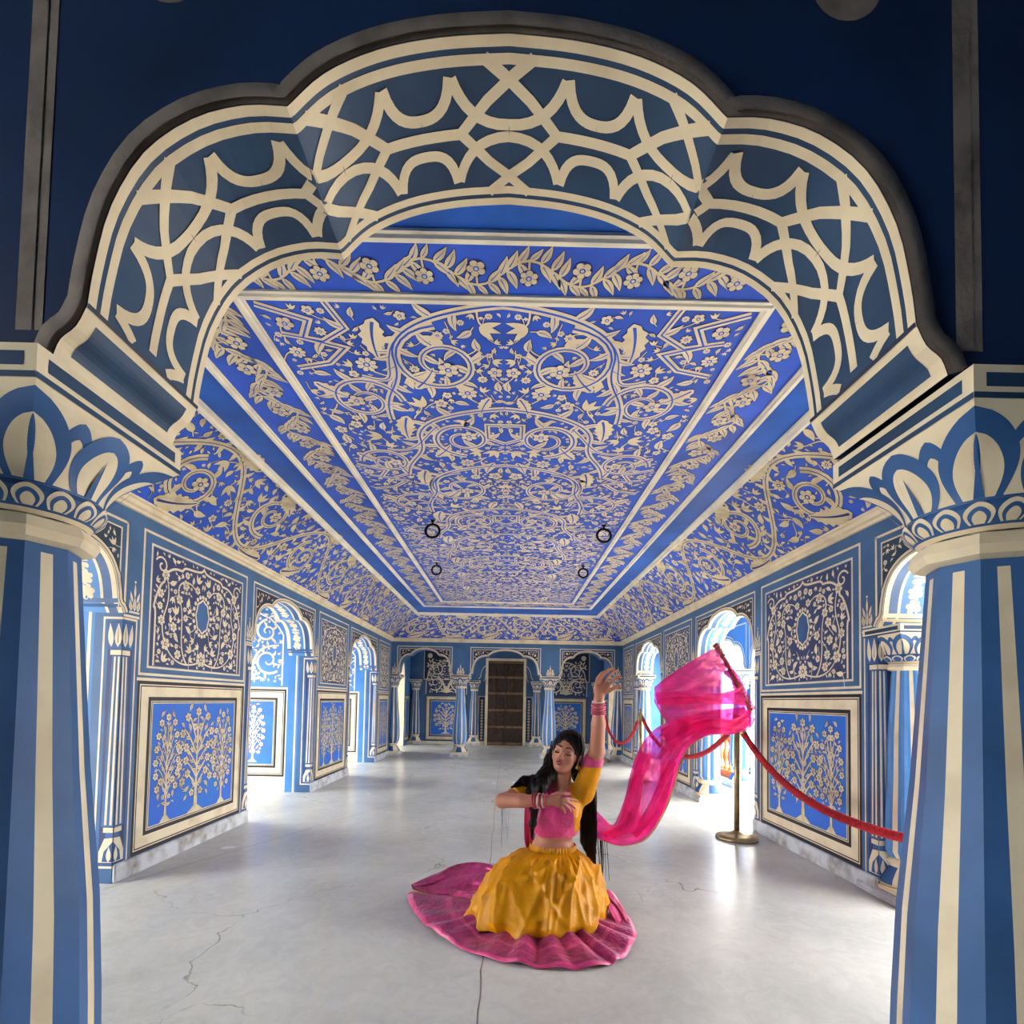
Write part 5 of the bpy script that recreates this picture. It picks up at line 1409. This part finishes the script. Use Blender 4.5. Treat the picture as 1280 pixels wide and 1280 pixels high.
cloth('skirt_fold', [(514, 1106, 3.02, 516, 1110, 2.98), (530, 1099, 3.08, 535, 1116, 2.98), (548, 1090, 3.14, 556, 1119, 2.96), (566, 1080, 3.18, 578, 1121, 2.93), (588, 1077, 3.18, 598, 1122, 2.90), (612, 1079, 3.12, 615, 1120, 2.88), (640, 1088, 3.02, 640, 1118, 2.86)], 'pink_brocade', skirt, 16, 6, .016, 1.6, 3, edge='mustard', thick=.003)
cloth('skirt_fold', [(758, 1112, 2.74, 756, 1122, 2.72), (768, 1118, 2.74, 764, 1140, 2.66), (778, 1132, 2.72, 772, 1160, 2.60), (786, 1150, 2.66, 780, 1178, 2.52), (793, 1166, 2.58, 786, 1184, 2.46)], 'pink_silk', skirt, 12, 6, .014, 1.5, 5, thick=.003)
cloth('skirt_fold', [(596, 1112, 2.78, 590, 1130, 2.70), (590, 1125, 2.74, 587, 1146, 2.62), (592, 1140, 2.68, 590, 1160, 2.56), (606, 1158, 2.58, 600, 1170, 2.50), (640, 1166, 2.50, 636, 1178, 2.44), (680, 1168, 2.47, 680, 1180, 2.42), (720, 1166, 2.48, 720, 1180, 2.43), (752, 1160, 2.52, 752, 1176, 2.45)], 'mustard', skirt, 8, 6, .010, 1.2, 9, thick=.003)
# scarf (dupatta)
sc_ = cloth('scarf', [(722, 998, 2.90, 718, 1034, 2.90), (738, 1006, 2.86, 736, 1042, 2.86), (754, 1020, 2.80, 756, 1052, 2.80), (764, 1030, 2.76, 780, 1057, 2.74), (771, 1020, 2.74, 808, 1048, 2.70), (781, 994, 2.74, 828, 1018, 2.70), (789, 962, 2.76, 841, 984, 2.72), (800, 936, 2.78, 850, 955, 2.72), (818, 914, 2.80, 862, 934, 2.74), (846, 900, 2.80, 884, 922, 2.76), (880, 890, 2.78, 906, 919, 2.76), (912, 886, 2.78, 926, 916, 2.76), (932, 884, 2.78, 938, 908, 2.78)], 'pink_voile', lady, 26, 9, .020, 3.2, 2, edge='gold_thread')
sc_['label'] = 'bright pink sheer scarf thrown out to the side'
cloth('scarf_puff', [(818, 858, 2.74, 818, 878, 2.74), (834, 846, 2.72, 830, 898, 2.72), (856, 833, 2.70, 848, 914, 2.72), (878, 820, 2.72, 872, 916, 2.74), (898, 812, 2.74, 898, 918, 2.76), (916, 838, 2.76, 920, 917, 2.78), (931, 862, 2.78, 936, 910, 2.80), (943, 884, 2.80, 941, 898, 2.80)], 'pink_voile', sc_, 26, 9, .022, 2.4, 8)
cloth('scarf_fold', [(820, 866, 2.70, 821, 880, 2.70), (846, 864, 2.68, 850, 882, 2.68), (878, 868, 2.68, 880, 880, 2.68), (905, 866, 2.70, 906, 880, 2.70), (926, 858, 2.72, 934, 882, 2.72)], 'pink_voile', sc_, 12, 9, .012, 1.6, 11)
cloth('scarf_fold', [(826, 912, 2.76, 838, 940, 2.74), (856, 900, 2.72, 862, 926, 2.72), (886, 896, 2.70, 888, 916, 2.70), (914, 898, 2.72, 914, 918, 2.72), (938, 886, 2.76, 936, 908, 2.76)], 'pink_voile', sc_, 14, 9, .016, 1.8, 14)
cloth('scarf_fold', [(800, 940, 2.74, 815, 944, 2.72), (790, 970, 2.72, 806, 974, 2.70), (782, 1000, 2.72, 800, 1008, 2.70), (772, 1030, 2.74, 792, 1036, 2.70), (752, 1040, 2.80, 758, 1050, 2.78)], 'pink_voile', sc_, 10, 9, .012, 1.3, 17)
cloth('scarf_fold', [(832, 948, 2.70, 848, 952, 2.70), (822, 980, 2.70, 838, 985, 2.70), (806, 1015, 2.70, 826, 1020, 2.70), (786, 1040, 2.72, 800, 1050, 2.72)], 'pink_voile', sc_, 10, 9, .010, 1.3, 19)
cloth('scarf_tail', [(656, 1006, 2.80, 672, 1006, 2.82), (655, 1030, 2.79, 670, 1030, 2.82), (656, 1052, 2.79, 668, 1052, 2.82), (661, 1068, 2.80, 672, 1070, 2.82)], 'pink_silk', sc_, 8, 6, .008, 1.2, 21, thick=.002)
P = cat3([A(893, 806, 2.72), A(900, 815, 2.73), (A(910, 833, 2.75)), A(920, 852, 2.76), A(929, 870, 2.77), A(938, 888, 2.79)], 10)
rnd = random.Random(8)
fr_ = tube('fringe', P, [.010+.006*rnd.random() for _ in P], 'fringe', sc_, 7, sm=False)
V = []; F = []
for i, p in enumerate(P):
    for k in range(5):
        d = np.array([rnd.uniform(.4, 1), rnd.uniform(-.6, .6), rnd.uniform(-.2, .9)]); d = d/np.linalg.norm(d)*rnd.uniform(.012, .03); b = len(V)
        s = np.array([.0015, .0015, -.0015]); V += [tuple(p-s), tuple(p+s), tuple(p+d+s*.4), tuple(p+d-s*.4)]; F.append((b, b+1, b+2, b+3))
mesh_obj('fringe_tufts', V, F, ['fringe'], None, sc_)
